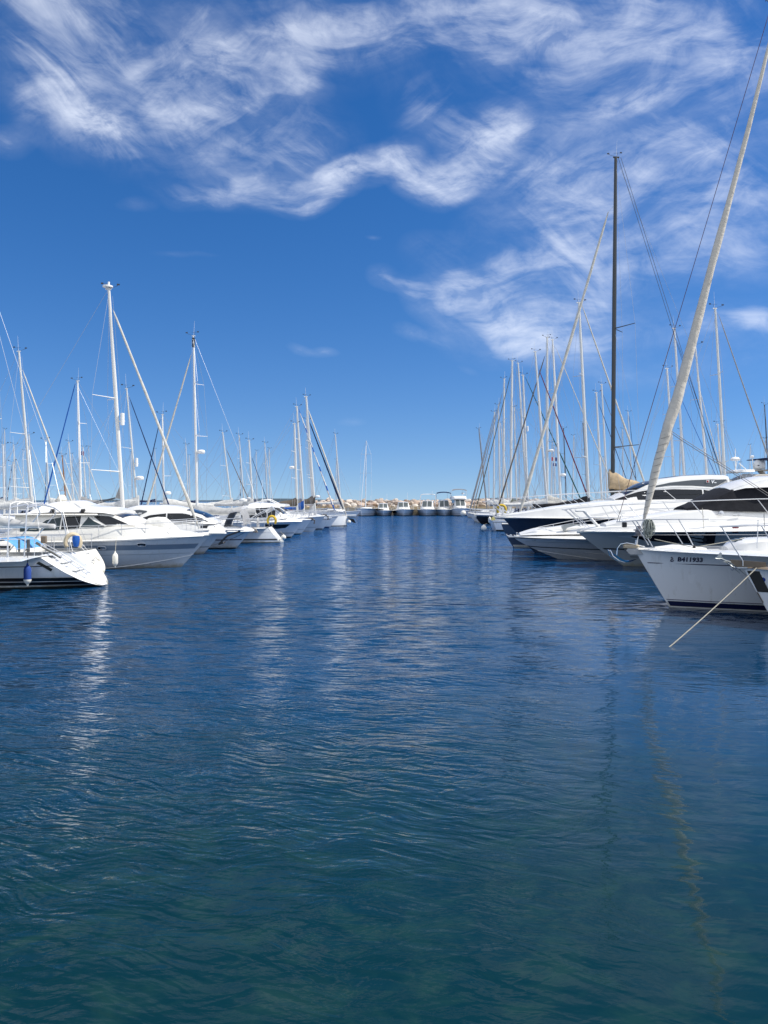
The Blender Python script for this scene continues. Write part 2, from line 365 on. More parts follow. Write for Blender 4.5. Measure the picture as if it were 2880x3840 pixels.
# ================================================================== boats
class Hull:
    """x runs aft (negative) from the bow tip at 0; z from the waterline; d=+1 bow towards +X, -1 bow towards -X"""
    def __init__(s, name, label, cat, group, D, d, bowpx, L, B, sheer, rake=1.0, srake=0.0, kind='sail', bowX=None, ts=None, um=None, stem=1.0, yaw=0.0, pw=None, fl=None, tr=0.0):
        s.tr = tr
        s.D, s.d, s.L, s.B, s.kind, s.rake, s.srake, s.stem = D, d, L, B, kind, rake, srake, stem
        s.X0 = PX(bowpx, D) if bowX is None else bowX
        s.sh = sheer; s.ns = -d                       # side of the hull that faces the fairway quay
        s.ts = ts if ts is not None else (.72 if kind == 'sail' else .93)
        s.um = um if um is not None else (.42 if kind == 'sail' else .38)
        s.pw = pw or ((2.0, .95) if kind == 'sail' else (2.7, .9)); s.fl = fl or ((.10, .42) if kind == 'sail' else (.10, .60))
        s.root = empty(name, (s.X0, D, 0), R(yaw) + (0 if d > 0 else math.pi))
        tag(s.root, label, cat, group)
    def x(s, px, off=None): return s.d * (PX(px, s.D - (s.B * .45 if off is None else off)) - s.X0)
    def z(s, py, off=None): return PZ(py, s.D - (s.B * .45 if off is None else off))
    def sheer(s, u):
        a, m, b = s.sh; return a*(1-u)*(1-2*u) + 4*m*u*(1-u) + b*u*(2*u-1)
    def plan(s, u):
        u = max(0, min(1, u))
        if u < s.um: return s.B/2 * lerp(s.ts, 1, smooth(.5 + .5*u/s.um)*2 - 1)
        return s.B/2 * max(.004, (1 - ((u - s.um)/(1 - s.um))**s.pw[0])) ** s.pw[1]
    def xb(s, q): return -s.rake * (max(0, 1-q)) ** s.stem if q >= 0 else -s.rake * (1 - q*1.3)
    def xs(s, q): return -s.L - s.srake * (1 - max(q, -.2))
    def sec(s, u, q):
        f = s.fl[0] + s.fl[1] * u**3
        if s.tr: f += s.tr * max(0, 1 - u/.3)**2 * max(0, min(1, 1-q))**2.4
        if q >= 0:
            return 1 - f * (max(0, 1-q)**2 if s.kind == 'sail' else max(0, 1-q)**1.15)
        return (1 - f) * max(.02, 1 + q * (1.1 + u))
    def pt(s, u, q, side, off=0.0):
        a, b = s.xs(q), s.xb(q)
        return Vector((a + (b-a)*u, side * (s.plan(u)*s.sec(u, q) + off), q*s.sheer(u) if q >= 0 else q))
    def uz(s, u, z, side, off=0.0): return s.pt(u, z / s.sheer(u) if z >= 0 else z, side, off)
    def at(s, x, z, side, off=0.0):
        u = .5
        for _ in range(6):
            q = z / s.sheer(u) if z > 0 else z
            a, b = s.xs(q), s.xb(q); u = max(0, min(1, (x-a)/(b-a)))
        return s.uz(u, z, side, off)
    def u_of(s, x): return max(0, min(1, (x + s.L)/s.L))
    def hull(s, mt, nu=26, foul=None, transom=True, openstern=False):
        us = s.us = [1-(1-i/nu)**1.35 for i in range(nu+1)]; qs = [1, .97, .9, .8, .7, .6, .5, .4, .33, .27, .2, .14, .08, .04, 0] if s.D < 60 else [1, .97, .85, .7, .55, .4, .25, .12, 0]
        for side in (0,):
            mb = MB()
            rows = [[s.pt(u, q, 1) for u in us] for q in qs]; mb.grid(rows)
            rows = [[s.pt(u, q, -1) for u in us] for q in qs]; mb.grid(rows)
            if transom:
                mb.grid([[s.pt(0, q, 1), s.pt(0, q, .5), s.pt(0, q, 0), s.pt(0, q, -.5), s.pt(0, q, -1)] for q in qs])
            mb.build('hull', mt, s.root, 30)
        mb = MB(); q2 = [0, -.15, -.35, -.6]
        for sd in (1, -1): mb.grid([[s.pt(u, q, sd) for u in us] for q in q2])
        mb.grid([[s.pt(0, q, k) for k in (1, 0, -1)] for q in q2])
        mb.build('antifouling', foul or antif, s.root, 30)
        return s
    def deck(s, mt, camber=.05, u1=.998, toe=.035, toem=None, n=20, drop=0.0):
        us = [u1*i/n for i in range(n+1)]
        mb = MB(); mb.grid([[s.pt(u, 1, 1) * 1 + Vector((0, (k-1)*s.plan(u)*s.sec(u,1), camber*(1-(k-1)**2) - drop)) for k in (0,.25,.5,.75,1,1.25,1.5,1.75,2)] for u in us])
        mb.build('deck', mt, s.root)
        if toe:
            mb = MB()
            for sd in (1, -1):
                mb.grid([[s.pt(u, 1, sd, .012), s.pt(u, 1, sd, .012) + Vector((0, 0, toe)), s.pt(u, 1, sd, -.03) + Vector((0, 0, toe)), s.pt(u, 1, sd, -.03)] for u in us])
            mb.build('toe_rail', toem or alu, s.root)
    def stripe(s, z0, z1, mt, name='hull_stripe', u0=0.002, u1=.996, off=.010, rel=False, n=24, taper=False, label=None):
        mb = MB()
        for sd in (1, -1):
            r0, r1 = [], []
            ul = [min(u1, u) for u in s.us] if (u0 < .01 and u1 > .97 and not taper) else [lerp(u0, u1, i/n) for i in range(n+1)]
            for i, u in enumerate(ul):
                a, b = z0, z1
                if rel: a += s.sheer(u); b += s.sheer(u)
                if taper: k = math.sin(math.pi * i/n) ** .5 if i not in (0, n) else .02; mid = (a+b)/2; a = mid + (a-mid)*k; b = mid + (b-mid)*k
                r0.append([s.uz(u, lerp(a, b, k_/3), sd, off) for k_ in range(4)])
            mb.grid(r0)
        return mb.build(name, mt, s.root, label=label)
    def side_panel(s, cols, mt, name, off=.012, sides=None, thick=0, label=None):
        """cols: (x, z_low, z_high) on the hull side"""
        o = None
        for sd in (sides or (s.ns, -s.ns)):
            mb = MB()
            mb.grid([[s.at(x, a + (b-a)*k/3, sd, off) for k in range(4)] for x, a, b in cols])
            o = mb.build(name, mt, s.root, label=label)
        return o
    def tuberail(s, mt, r, off=.02, dz=0.0, name='rub_rail', u1=.999):
        mb = MB()
        for sd in (1, -1): mb.tube([s.pt(i/24*u1, 1, sd, off) + Vector((0, 0, dz)) for i in range(25)], r, 6)
        mb.build(name, mt, s.root)
    def railing(s, xa, xf, h, posts, lean=0.0, inset=.07, r=.014, mids=(.5,), fwd=.25, near=True, mt=None, wires=True, top_py=None, single=True):
        mt = mt or steel
        def top(x, sd, k=1.0):
            xx = min(x, -.02); u = s.u_of(xx); b = s.pt(u, 1, sd, -inset)
            y = abs(b.y) if x < -.25 else max(.10, abs(b.y))
            return Vector((x, sd*max(.08, y), b.z + h*k))
        n = 14
        def run(k, x0, x1):
            pa = [top(lerp(x0, x1, i/n), 1, k) for i in range(n+1)]; pb = [top(lerp(x0, x1, i/n), -1, k) for i in range(n+1)]
            return pa, pb
        pa, pb = run(1, xa, xf)
        tip = Vector((xf + fwd, 0, pa[-1].z + .01))
        mb = MB(); mb.tube(pa + [Vector((xf+fwd*.7, .10, pa[-1].z+.01)), tip, Vector((xf+fwd*.7, -.10, pa[-1].z+.01))] + pb[::-1], r, 6)
        mb.build('guard_rail', mt, s.root)
        for k in mids:
            a, b = run(k, xa, xf - .05)
            if single:
                for pth in (a, b):
                    w = MB(); w.tube(pth, r*.45, 5); w.build('lifeline', mt, s.root)
            else:
                w = MB(); w.tube(a, r*.45, 4); w.tube(b, r*.45, 4); w.build('lifelines', mt, s.root)
        allp = MB()
        for x in posts:
            for sd in (1, -1):
                u = s.u_of(min(x, -.03)); b = s.pt(u, 1, sd, -inset); t = top(min(x + lean, xf), sd)
                q = MB() if single else allp
                q.tube([b, t], r*.85, 6)
                if single: q.build('stanchion', mt, s.root)
        if not single: allp.build('stanchions', mt, s.root)
    def part(s, name, mb, mt, label=None, sharp=38): return mb.build(name, mt, s.root, sharp, label)

class Shell:
    """lofted superstructure: stations (x, half width base, half width top, z base, z top)"""
    def __init__(s, h, st, mt, name='superstructure', camber=.06, round_=.12, label=None, dense=4):
        st = sorted(st); s.h = h; s.st = st; s.camber = camber; s.rd = round_
        xs = []
        for a, b in zip(st, st[1:]):
            for k in range(dense): xs.append(lerp(a[0], b[0], k/dense))
        xs.append(st[-1][0])
        mb = MB(); mb.grid([s.ring(x) for x in xs], False, 0)
        mb.f.append(tuple(range(len(s.ring(xs[0]))))); mb.m.append(0)
        n = len(s.ring(xs[0])); mb.f.append(tuple((len(xs)-1)*n + j for j in range(n))[::-1]); mb.m.append(0)
        mb.build(name, mt, h.root, 40, label)
    def v(s, x):
        return [interp([(a[0], a[i]) for a in s.st], x) for i in (1, 2, 3, 4)]
    def ring(s, x):
        wb, wt, zb, zt = s.v(x); r = min(s.rd, max(.001, (zt-zb)*.45), wt*.5)
        half = [(wb, zb), (lerp(wb, wt, .5), lerp(zb, zt-r, .5)), (wt, zt-r), (wt-r*.3, zt-r*.3), (wt-r, zt), (wt*.5, zt+s.camber*.75), (0, zt+s.camber)]
        return [Vector((x, y, z)) for y, z in half] + [Vector((x, -y, z)) for y, z in half[-2::-1]]
    def side(s, x, z):
        wb, wt, zb, zt = s.v(x); r = min(s.rd, max(.001, (zt-zb)*.45))
        return lerp(wb, wt, max(0, min(1, (z-zb)/max(.01, zt-r-zb))))
    def panel(s, cols, mt, name='window', off=.012, label=None, sides=None):
        for sd in (sides or (s.h.ns, -s.h.ns)):
            mb = MB(); mb.grid([[Vector((x, sd*(s.side(x, lerp(a, b, k/3)) + off), lerp(a, b, k/3))) for k in range(4)] for x, a, b in cols])
            mb.build(name, mt, s.h.root, label=label)
    def top(s, x0, x1, fr0, fr1, mt, name='windscreen', off=.014, n=6, label=None):
        mb = MB(); rows = []
        for i in range(n+1):
            x = lerp(x0, x1, i/n); wb, wt, zb, zt = s.v(x); f = lerp(fr0, fr1, i/n)
            rows.append([Vector((x, wt*f*k, zt + s.camber*(1-k*k) + off)) for k in (-1, -.66, -.33, 0, .33, .66, 1)])
        mb.grid(rows); mb.build(name, mt, s.h.root, label=label)

def furled(h, a, b, ra, rb, mt, name='furled_sail', n=22, sag=.0, wr=.12, seed=1, spiral=None, wraps=False):
    """a top, b bottom (local points); radius grows from ra to rb then closes at the tack"""
    a, b = Vector(a), Vector(b); pth, rr = [], []; q = random.Random(seed)
    for i in range(n+1):
        t = i/n; p = a.lerp(b, t); p.z -= sag*4*t*(1-t); pth.append(p)
        k = lerp(ra, rb, t**.8) * (1 + wr*(q.random()-.5)*2)
        if t < .03: k *= .45
        if t > .97: k *= .4
        elif t > .93: k *= .75
        rr.append(k)
    mb = MB()
    if spiral:
        mb.tube(pth, rr, 8, mi=lambda i, j: 1 if ((j + i*2) % 8) < 3 else 0); mb.build(name, [mt, spiral], h.root)
    else: mb.tube(pth, rr, 8); mb.build(name, mt, h.root)

def sail_cover(h, x0, z0, x1, z1, h0, h1, w, mt, name='sail_cover', n=16, seed=3, wr=.02):
    q = random.Random(seed); rows = []
    ph = [q.random()*6 for _ in range(12)]
    for i in range(n+1):
        t = i/n; x = lerp(x0, x1, t); zb = lerp(z0, z1, t); H = lerp(h1, h0, (1-t)**2.4) * (1 + .06*math.sin(t*21+ph[0])); ww = w*lerp(1, .7, t)
        if i == 0: ww *= .8
        ring = []
        for j in range(12):
            a = 2*math.pi*j/12; cz = .5 - .5*math.cos(a); y = math.sin(a)*ww*(1 - .65*max(0, cz-.25))
            y += wr*math.sin(a*2 + t*24 + ph[j]); ring.append(Vector((x + (wr*math.sin(ph[j]+t*9) if 0 < i < n else 0), y, zb - .06 + cz*H)))
        rows.append(ring)
    mb = MB(); mb.grid(rows, True, 0, True); mb.build(name, mt, h.root, 60)

def rig(h, base, top, wpx, mt=None, spr=(.42, .70), stay=None, boom=None, cover=None, single=True, radar=None, ant=True, back=True, seed=0, wm_=None, ch=None, deckz=None, sprlen=None, sweep=.35, bands=None):
    """base/top: photo points of the mast.  stay: (top px,py, low px,py, material, width px, spiral material)"""
    q = random.Random(seed + int(abs(h.X0)*10)); D = h.D; mt = mt or alu; wm_ = wm_ or steelw
    c = lambda px, py: Vector((h.x(px, 0), 0, h.z(py, 0)))
    T = c(*top); Bp = c(*base); dz = deckz if deckz is not None else h.sheer(.6) + .15
    k = (Bp.z - dz) / max(.1, T.z - Bp.z); Bz = Bp + (Bp - T) * k; Bz.z = dz
    r = wpx * (1.14 if D > 58 else .98) * D / FPX / 2
    mb = MB(); N_ = 8; mb.tube([Bz.lerp(T, i/N_) for i in range(N_+1)], [r if i < 6 else lerp(r, r*.68, (i-5)/(N_-5)) for i in range(N_+1)], 10, ell=.72)
    mb.tube([T + Vector((-r*1.6, 0, -.03)), T + Vector((r*1.2, 0, -.03))], r*.35, 5)
    mast = mb.build('mast', mt, h.root)
    H = T.z - Bz.z; wr = D*.00011 + .0025; wb = MB(); chain = []
    sl = sprlen or h.B*.34; tips = {}
    for sd in (1, -1):
        prev = Vector((Bz.x - .25, sd*(h.B*.42), h.sheer(.55) + .05)); first = prev
        for i, f in enumerate(spr):
            p = Bz.lerp(T, f); tip = p + Vector((-sweep*(1-.2*i), sd*sl*(1-.18*i), .05)); tips[(sd, i)] = tip
            s_ = MB() if single else chain
            if single: s_.tube([p, tip], [r*.28, r*.17], 5); s_.build('spreader', mt, mast)
            else: chain.append((p, tip))
            wb.tube([prev, tip], wr, 4, caps=False)
            if i: wb.tube([tips[(sd, i-1)], p], wr*.8, 4, caps=False)
            else: wb.tube([first, p], wr*.8, 4, caps=False)
            prev = tip
        wb.tube([prev, Bz.lerp(T, .985 if len(spr) else .95)], wr, 4, caps=False)
    if not single and chain:
        s_ = MB()
        for p, t_ in chain: s_.tube([p, t_], r*.24, 4)
        s_.build('spreaders', mt, mast)
    if back:
        st = Vector((-h.L + .1, 0, h.sheer(0) + .05)); j = st.lerp(T, .28)
        wb.tube([T, j], wr, 4, caps=False)
        for sd in (1, -1): wb.tube([j, Vector((-h.L + .15, sd*h.B*.3, h.sheer(0) + .05))], wr, 4, caps=False)
    # halyards and topping lift beside the mast
    wb.tube([Bz.lerp(T, .97) + Vector((r*1.3, r, 0)), Bz + Vector((r*2.2, r*2, .6))], wr*.8, 4, caps=False)
    if stay:
        a, b = c(stay[0], stay[1]), c(stay[2], stay[3])
        k = (b.z - h.sheer(.97) - .12) / (a.z - b.z); b2 = b + (b - a) * k
        if stay[4] is not None: furled(h, a, b2, stay[5]*D/FPX*.27, stay[5]*D/FPX*.53, stay[4], seed=seed+5, spiral=stay[6] if len(stay) > 6 else None)
        wb.tube([Bz.lerp(T, min(1, (a.z-Bz.z)/H + .02)), a], wr*1.4, 4, caps=False)
        wb.tube([a, b2], wr, 4, caps=False)
    h.part('standing_rigging', wb, wm_)
    if boom:
        bz = Bz.z + boom[1]; x1 = Bz.x - boom[0]; r2 = r*.55
        mb = MB(); mb.tube([Vector((Bz.x - r, 0, bz)), Vector((x1, 0, bz + .05))], r2, 8); mb.build('boom', mt, h.root)
        if cover is not None:
            sail_cover(h, Bz.x + (.0), bz + .03, x1 + .1, bz + .06, boom[2] if len(boom) > 2 else .75, .30, .17, cover, seed=seed)
        w = MB(); w.tube([Vector((x1 + .05, 0, bz)), Bz.lerp(T, .96)], wr*.7, 4, caps=False); w.tube([Vector((x1 + .9, 0, bz - .05)), Vector((x1 + .7, 0, h.sheer(.2) + .1))], wr*2, 4)
        w.build('sheet', wm_, h.root)
    # masthead instruments
    mb = MB(); e = max(.012, D*.00022)
    mb.tube([T, T + Vector((.35, 0, .10)), T + Vector((.42, 0, .16))], e*.7, 4); mb.box(T + Vector((.46, 0, .19)), (.14, .02, .07)); mb.tube([T + Vector((.42, 0, .1)), T + Vector((.42, 0, .26))], e*.6, 4)
    mb.tube([T + Vector((-.05, 0, 0)), T + Vector((-.12, 0, .22))], e*.6, 4); mb.tube([T + Vector((-.35, 0, .24)), T + Vector((.12, 0, .22))], e*.6, 4); mb.box(T + Vector((-.32, 0, .25)), (.12, .015, .08))
    mb.build('wind_vane', wired, mast)
    if ant:
        mb = MB(); mb.tube([T + Vector((-.03, 0, 0)), T + Vector((-.06, 0, .55)), T + Vector((-.08, 0, 1.0))], [e*.8, e*.6, e*.35], 4); mb.build('aerial', wirew, mast)
    if radar:
        for (f, side_, kind_) in radar:
            p = Bz.lerp(T, f) + Vector((side_*(r + .28), 0, 0)); mb = MB()
            if kind_ == 'dome': mb.lathe([(.02,-.13),(.22,-.12),(.27,-.04),(.27,.05),(.2,.13),(.02,.15)], p, 14)
            elif kind_ == 'tube': mb.lathe([(.02,-.3),(.1,-.28),(.1,.28),(.02,.3)], p - Vector((side_*.12, 0, 0)), 10)
            mb.tube([p - Vector((side_*.28, 0, .1)), p - Vector((0, 0, .1))], .03, 5)
            mb.build('radar_dome' if kind_ == 'dome' else 'radar_reflector', plastic, mast)
    return Bz, T, mast

def coachroof(h, x0, x1, ht, wf=.55, mt=None, win=True, dark=None):
    mt = mt or white
    def w(x): return h.plan(h.u_of(x)) * wf
    xs = [lerp(x0, x1, i/6) for i in range(7)]; st = []
    for i, x in enumerate(xs):
        u = h.u_of(x); z = h.sheer(u); f = min(1, (6-i)/2.2) if i > 3 else 1
        st.append((x, w(x), w(x)*.86, z, z + .05 + ht*(f if i < 6 else .05)))
    s = Shell(h, st, mt, 'coachroof', .07, .06)
    if win:
        zc = lambda x: h.sheer(h.u_of(x)) + ht*.30; cols = [(lerp(xs[1], xs[4], i/6), zc(lerp(xs[1], xs[4], i/6)), zc(lerp(xs[1], xs[4], i/6)) + ht*.38*(1 if i < 6 else .3)) for i in range(7)]
        s.panel(cols, dark or glass, 'cabin_window')
    return s

def far_sailboat(label, D, d, base, top, wpx, stay=None, bowX=None, L=9.8, B=3.2, hullm=None, stripe=None, cover=None, boomh=.9, single=False, radar=None, mt=None, ant=True, spr=(.42,.70), J=3.9, group='sailing boats with bare masts behind the front berths', fb=(1.0,.98,1.2), rake=1.0, seed=0, foul=None, sweep=.35, boom=True, rails=True, deckz=None):
    if bowX is None:
        if stay:
            s_ = (stay[2]-stay[0]) / (stay[3]-stay[1]); py = HY + (H0 - 1.35)*FPX/D; bowX = PX(stay[2] + s_*(py - stay[3]), D) + d*.25
        else: bowX = PX(base[0], D) + d*J
    h = Hull('sailing_boat', label, 'sailboat', group, D, d, 0, L, B, fb, rake=rake, srake=-.35, bowX=bowX)
    h.hull(hullm or offwhite, 16, foul); h.deck(white, toe=.04, n=10)
    if stripe is not None: h.stripe(.06, .16, stripe, n=12)
    h.stripe(-.16, -.12, stripe or bootblue, rel=True, n=12)
    coachroof(h, -L*.72, -L*.30, .38)
    if rails: h.railing(-L+.2, -.05, .6, [-L+.3, -L*.8, -L*.6, -L*.42, -L*.25, -1.0, -.35], lean=.05, r=.016 + D*.00006, mids=(.5,), single=False)
    mb = MB(); a = -L*.74; mb.grid([[Vector((a + .9*math.sin(math.pi*i/10*.5), y, 1.05 + .75*math.sin(math.pi*i/10*.9))) for y in (-h.B*.3, 0, h.B*.3)] for i in range(11)])
    mb.build('spray_hood', cover or canv['navy'], h.root)
    rig(h, base, top, wpx, mt, spr, stay, (4.3, 1.15, boomh) if boom else None, cover or canv['white'], single, radar, ant, seed=seed, sweep=sweep, deckz=deckz)
    return h

def fender(label, loc, r, ln, mt, rope_top, ball=False, group='fenders hanging from boats', cap=None):
    e = empty('fender', loc); tag(e, label, 'fender', group)
    mb = MB()
    if ball: pr = [(.001,-r)] + [(r*math.sin(math.pi*i/10), -r*math.cos(math.pi*i/10)) for i in range(1, 10)] + [(.03, r), (.03, r+.07)]
    else: pr = [(.02,-ln/2-.07),(.03,-ln/2-.03),(r*.35,-ln/2),(r*.8,-ln/2+r*.4),(r,-ln/2+r),(r,ln/2-r),(r*.8,ln/2-r*.4),(r*.4,ln/2),(.03,ln/2+.04),(.02,ln/2+.08)]
    mb.lathe(pr, (0,0,0), 16); mb.build('body', mt, e)
    if cap is not None:
        mb = MB(); mb.lathe([(.02,-ln/2-.075),(.035,-ln/2-.03),(r*.42,-ln/2),(r*.86,-ln/2+r*.4),(r*1.03,-ln/2+r*.9),(r*1.03,-ln/2+r*1.2)], (0,0,0), 16); mb.build('end_cap', cap, e)
    mb = MB(); mb.tube([Vector((0,0,ln/2 if not ball else r)), Vector(rope_top) - Vector(loc)], .012, 5); mb.build('lanyard', wired if cap is not None else rope_m, e)
    return e

def horseshoe(label, h, x, y, z, sc, mt, group='horseshoe lifebuoys on stern rails', rot=0, name='horseshoe_buoy'):
    p = h.root.matrix_basis @ Vector((x, y, z)); e = empty(name, p, rot); tag(e, label, 'lifebuoy', group)
    pth = [Vector((.26*sc*math.cos(a)*1.0, 0, .30*sc*math.sin(a))) for a in [R(-38 + 256*i/18) for i in range(19)]]
    mb = MB(); mb.tube(pth, .085*sc, 8, ell=.8); mb.build('buoy', mt, e)
    mb = MB()
    for a in (R(20), R(90), R(160)):
        c_ = Vector((.26*sc*math.cos(a), 0, .30*sc*math.sin(a))); mb.lathe([(.093*sc,-.02),(.093*sc,.02)], c_, 10, 'y' if abs(math.cos(a)) > 2 else 'z')
    return e

def text_on(h, txt, x0, z0, size, mt, side, off=.008, fwd=1, bold=.0, name='lettering', shear=0.0, surf=None, space=1.0, label=None):
    """lay real letters on the hull side (or another surface function surf(x,z))"""
    cu = bpy.data.curves.new('letters', 'FONT'); cu.body = txt; cu.size = size; cu.offset = bold; cu.space_character = space; cu.shear = shear; cu.resolution_u = 3
    ob = bpy.data.objects.new('letters', cu); C.objects.link(ob)
    dg = bpy.context.evaluated_depsgraph_get(); me = bpy.data.meshes.new_from_object(ob.evaluated_get(dg)); bpy.data.objects.remove(ob)
    for v in me.vertices:
        x = x0 + fwd*v.co.x; z = z0 + v.co.y
        v.co = surf(x, z) if surf else h.at(x, z, side, off)
    me.materials.clear(); me.materials.append(mt); me.update()
    o = bpy.data.objects.new(name, me); C.objects.link(o); o.parent = h.root
    if label: o['label'] = label
    return o

# ------------------------------------------------------------------ far land, breakwater, quay
mb = MB(); rows = []
for i in range(121):
    x = -5200 + i*70; hgt = 14 + 26*max(0, mnoise.noise(Vector((x*.0011, 3.3, 0)))) + 8*mnoise.noise(Vector((x*.006, 1, 0))) + 30*math.exp(-((x-1350)/420)**2) + 10*math.exp(-((x+1200)/700)**2)
    rows.append([(x, 8800, -5), (x, 8820, max(1, hgt*.6)), (x, 9000, max(1.5, hgt)), (x, 9600, -5)])
mb.grid(rows); hills = mb.build('far_hills', mat('haze_blue_wooded_shore', (.055,.085,.11), .95, var=.3, vscale=.01), sharp=180); tag(hills, 'low wooded shore along the horizon', None, None, 'structure')  # bluish tone puts the distance haze into the shore colour

quaym = mat('tan_concrete', (.42,.34,.22), .9, var=.5, vscale=.7, dirt=(.28,.22,.14), bump=.02, bscale=4)
e = empty('harbour_wall', (52, 156, 0)); tag(e, 'tan concrete harbour wall running below the breakwater rocks', 'harbour wall', None, None)
for i in range(16):
    mb = MB(); mb.rbox((-64 + i*8.6, 3, .35), (8.55, 6, 2.3), .06); mb.build('wall_block', quaym, e)
mb = MB(); mb.rbox((0, 3.4, 1.62), (146, 5.2, .16), .03); mb.build('coping', quaym, e)
# boulders
rockm = bpy.data.materials.new('limestone_rock'); rockm.use_nodes = True; nt = rockm.node_tree; nt.nodes.clear(); n = NT(nt)
pb = n.n('ShaderNodeBsdfPrincipled'); ro = n.n('ShaderNodeOutputMaterial'); nt.links.new(pb.outputs[0], ro.inputs[0]); pb.inputs['Roughness'].default_value = .9
oi = n.n('ShaderNodeObjectInfo'); t = n.n('ShaderNodeTexCoord')
ramp = n.n('ShaderNodeValToRGB'); nt.links.new(oi.outputs['Random'], ramp.inputs[0]); cr = ramp.color_ramp
for i, (ps, cc) in enumerate([(0,(.50,.42,.34)),(.2,(.62,.56,.49)),(.4,(.48,.35,.26)),(.6,(.64,.60,.54)),(.8,(.54,.43,.34)),(1,(.58,.51,.43))]):
    el_ = cr.elements[i] if i < 2 else cr.elements.new(ps); el_.position = ps; el_.color = c4(cc)
nn = n.noise(n.map(t.outputs['Object'], sc=(1,1,1.7)), 2.2, 5, .62)
nt.links.new(n.mix(n.rng(nn, .35, .7), ramp.outputs[0], n.mix(.55, ramp.outputs[0], c4((.24,.15,.10)))), pb.inputs['Base Color'])
nt.links.new(n.bump(n.noise(t.outputs['Object'], 5, 4, .6), 1.0, .12), pb.inputs['Normal'])
bwm = empty('breakwater', (0, 160, 0)); tag(bwm, 'breakwater of tan and pinkish boulders behind the harbour wall', 'breakwater')
mb = MB(); mb.grid([[(x, -1.0, 0), (x, 1.5, 2.2), (x, 4.5, 2.7), (x, 12, -1)] for x in [-17 + 10*i for i in range(15)]]); mb.build('rubble_core', rockm, bwm, 180)
variants = []
import bmesh
for k in range(10):
    bm = bmesh.new(); bmesh.ops.create_icosphere(bm, subdivisions=2, radius=1.0); q = random.Random(k*13+5)
    pl = [(Vector((q.gauss(0,1), q.gauss(0,1), q.gauss(0,1))).normalized(), q.uniform(.55, .85)) for _ in range(11)]
    for v in bm.verts:
        p_ = v.co.copy(); 
        for nrm_, dist_ in pl:
            e_ = p_.dot(nrm_) - dist_
            if e_ > 0: p_ -= nrm_ * e_ * .92
        p_ += p_.normalized() * mnoise.noise(p_*2.1 + Vector((k*7, 0, 0))) * .12
        v.co = p_
    me = bpy.data.meshes.new('boulder'); bm.to_mesh(me); bm.free(); me.materials.append(rockm)
    me.polygons.foreach_set('use_smooth', [True]*len(me.polygons)); me.set_sharp_from_angle(angle=R(28)); variants.append(me)
q = random.Random(42)
for row, (yy, zz, sc, step) in enumerate([(-1.2, 1.9, .95, 1.55), (.0, 2.35, 1.0, 1.6), (1.4, 2.75, .85, 1.45), (3.2, 2.7, 1.0, 1.9)]):
    x = -16.5 + row*.4
    while x < 36:
        o_ = bpy.data.objects.new('boulder', q.choice(variants)); C.objects.link(o_); o_.parent = bwm
        s_ = sc * q.uniform(.5, 1.1)
        o_.location = (x, yy + q.uniform(-.4, .4), zz - .15 + q.uniform(-.34, .16) + (.15 if x > -14 else 0)); o_.scale = (s_*q.uniform(.9, 1.3), s_*q.uniform(.8, 1.1), s_*q.uniform(.6, .85))
        o_.rotation_euler = (q.uniform(-.5,.5), q.uniform(-.5,.5), q.uniform(0, 6.28))
        x += step * s_ / sc * q.uniform(.75, 1.05)

# ================================================================== boats in the front rows, built one by one
def shp(h, pts, wb, wt, mt, off=None, **k):
    """stations given as (px, top py, base py[, base half width, top half width])"""
    off = wb if off is None else off; st = []
    for p in pts:
        a = p[3] if len(p) > 3 else wb; b = p[4] if len(p) > 4 else wt
        zt = max(h.z(p[1], off*.6), h.z(p[2], off) + .02)
        st.append((h.x(p[0], off), a, b, h.z(p[2], off), zt))
    return Shell(h, st, mt, **k)
def cols(h, pts, off): return sorted((h.x(a, off), h.z(c, off), h.z(b, off)) for a, b, c in pts)   # (px, top py, bottom py)
GF = 'boats berthed along the fairway'

# ---- white sailing yacht, stern out, blue fender ------------------------------------------------
h = Hull('sailing_yacht', 'white sailing yacht stern-out with black waterline stripes and open sloping transom', 'sailboat', GF, 25.7, -1, 0, 10.6, 3.1, (1.0, 1.0, 1.3), rake=1.2, srake=1.55, bowX=PX(222, 25.7) - 10.6, ts=.86, tr=.72)
L1 = h; h.hull(offwhite, 30, transom=False); h.deck(white, toe=.045)
h.stripe(.13, .37, blackst, 'waterline_stripe', label='black double waterline stripe', off=.028); h.stripe(-.06, .07, antif, 'waterline_stripe', off=.03); h.stripe(.235, .255, white, 'stripe_gap', off=.034); h.stripe(-.26, -.235, blackst, 'sheer_stripe', rel=True)
# scooped transom: broad white rim with a recessed centre and steps
def tp(q, y): v = h.pt(0, q, 1); return Vector((v.x - .012 + (.10*max(0, .25-q)/.25 if abs(y) > .7 else 0), v.y*y, v.z))
mb = MB(); qs = [1.02, .8, .55, .3, .12, .02]
mb.grid([[tp(a, k) for k in (1.02, .8, .62)] for a in qs]); mb.grid([[tp(a, k) for k in (-.62, -.8, -1.02)] for a in qs]); mb.grid([[tp(a, k) for k in (.62, .3, 0, -.3, -.62)] for a in (.2, .1, .02)])
mb.build('transom_rim', white, h.root)
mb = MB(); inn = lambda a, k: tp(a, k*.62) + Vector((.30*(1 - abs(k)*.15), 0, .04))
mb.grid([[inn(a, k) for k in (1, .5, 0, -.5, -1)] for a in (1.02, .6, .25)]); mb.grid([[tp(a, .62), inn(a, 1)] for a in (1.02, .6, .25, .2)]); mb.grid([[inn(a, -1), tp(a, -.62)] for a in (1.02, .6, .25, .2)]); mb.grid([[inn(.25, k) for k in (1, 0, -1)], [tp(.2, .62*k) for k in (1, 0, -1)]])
mb.build('transom_recess', greyhull, h.root)
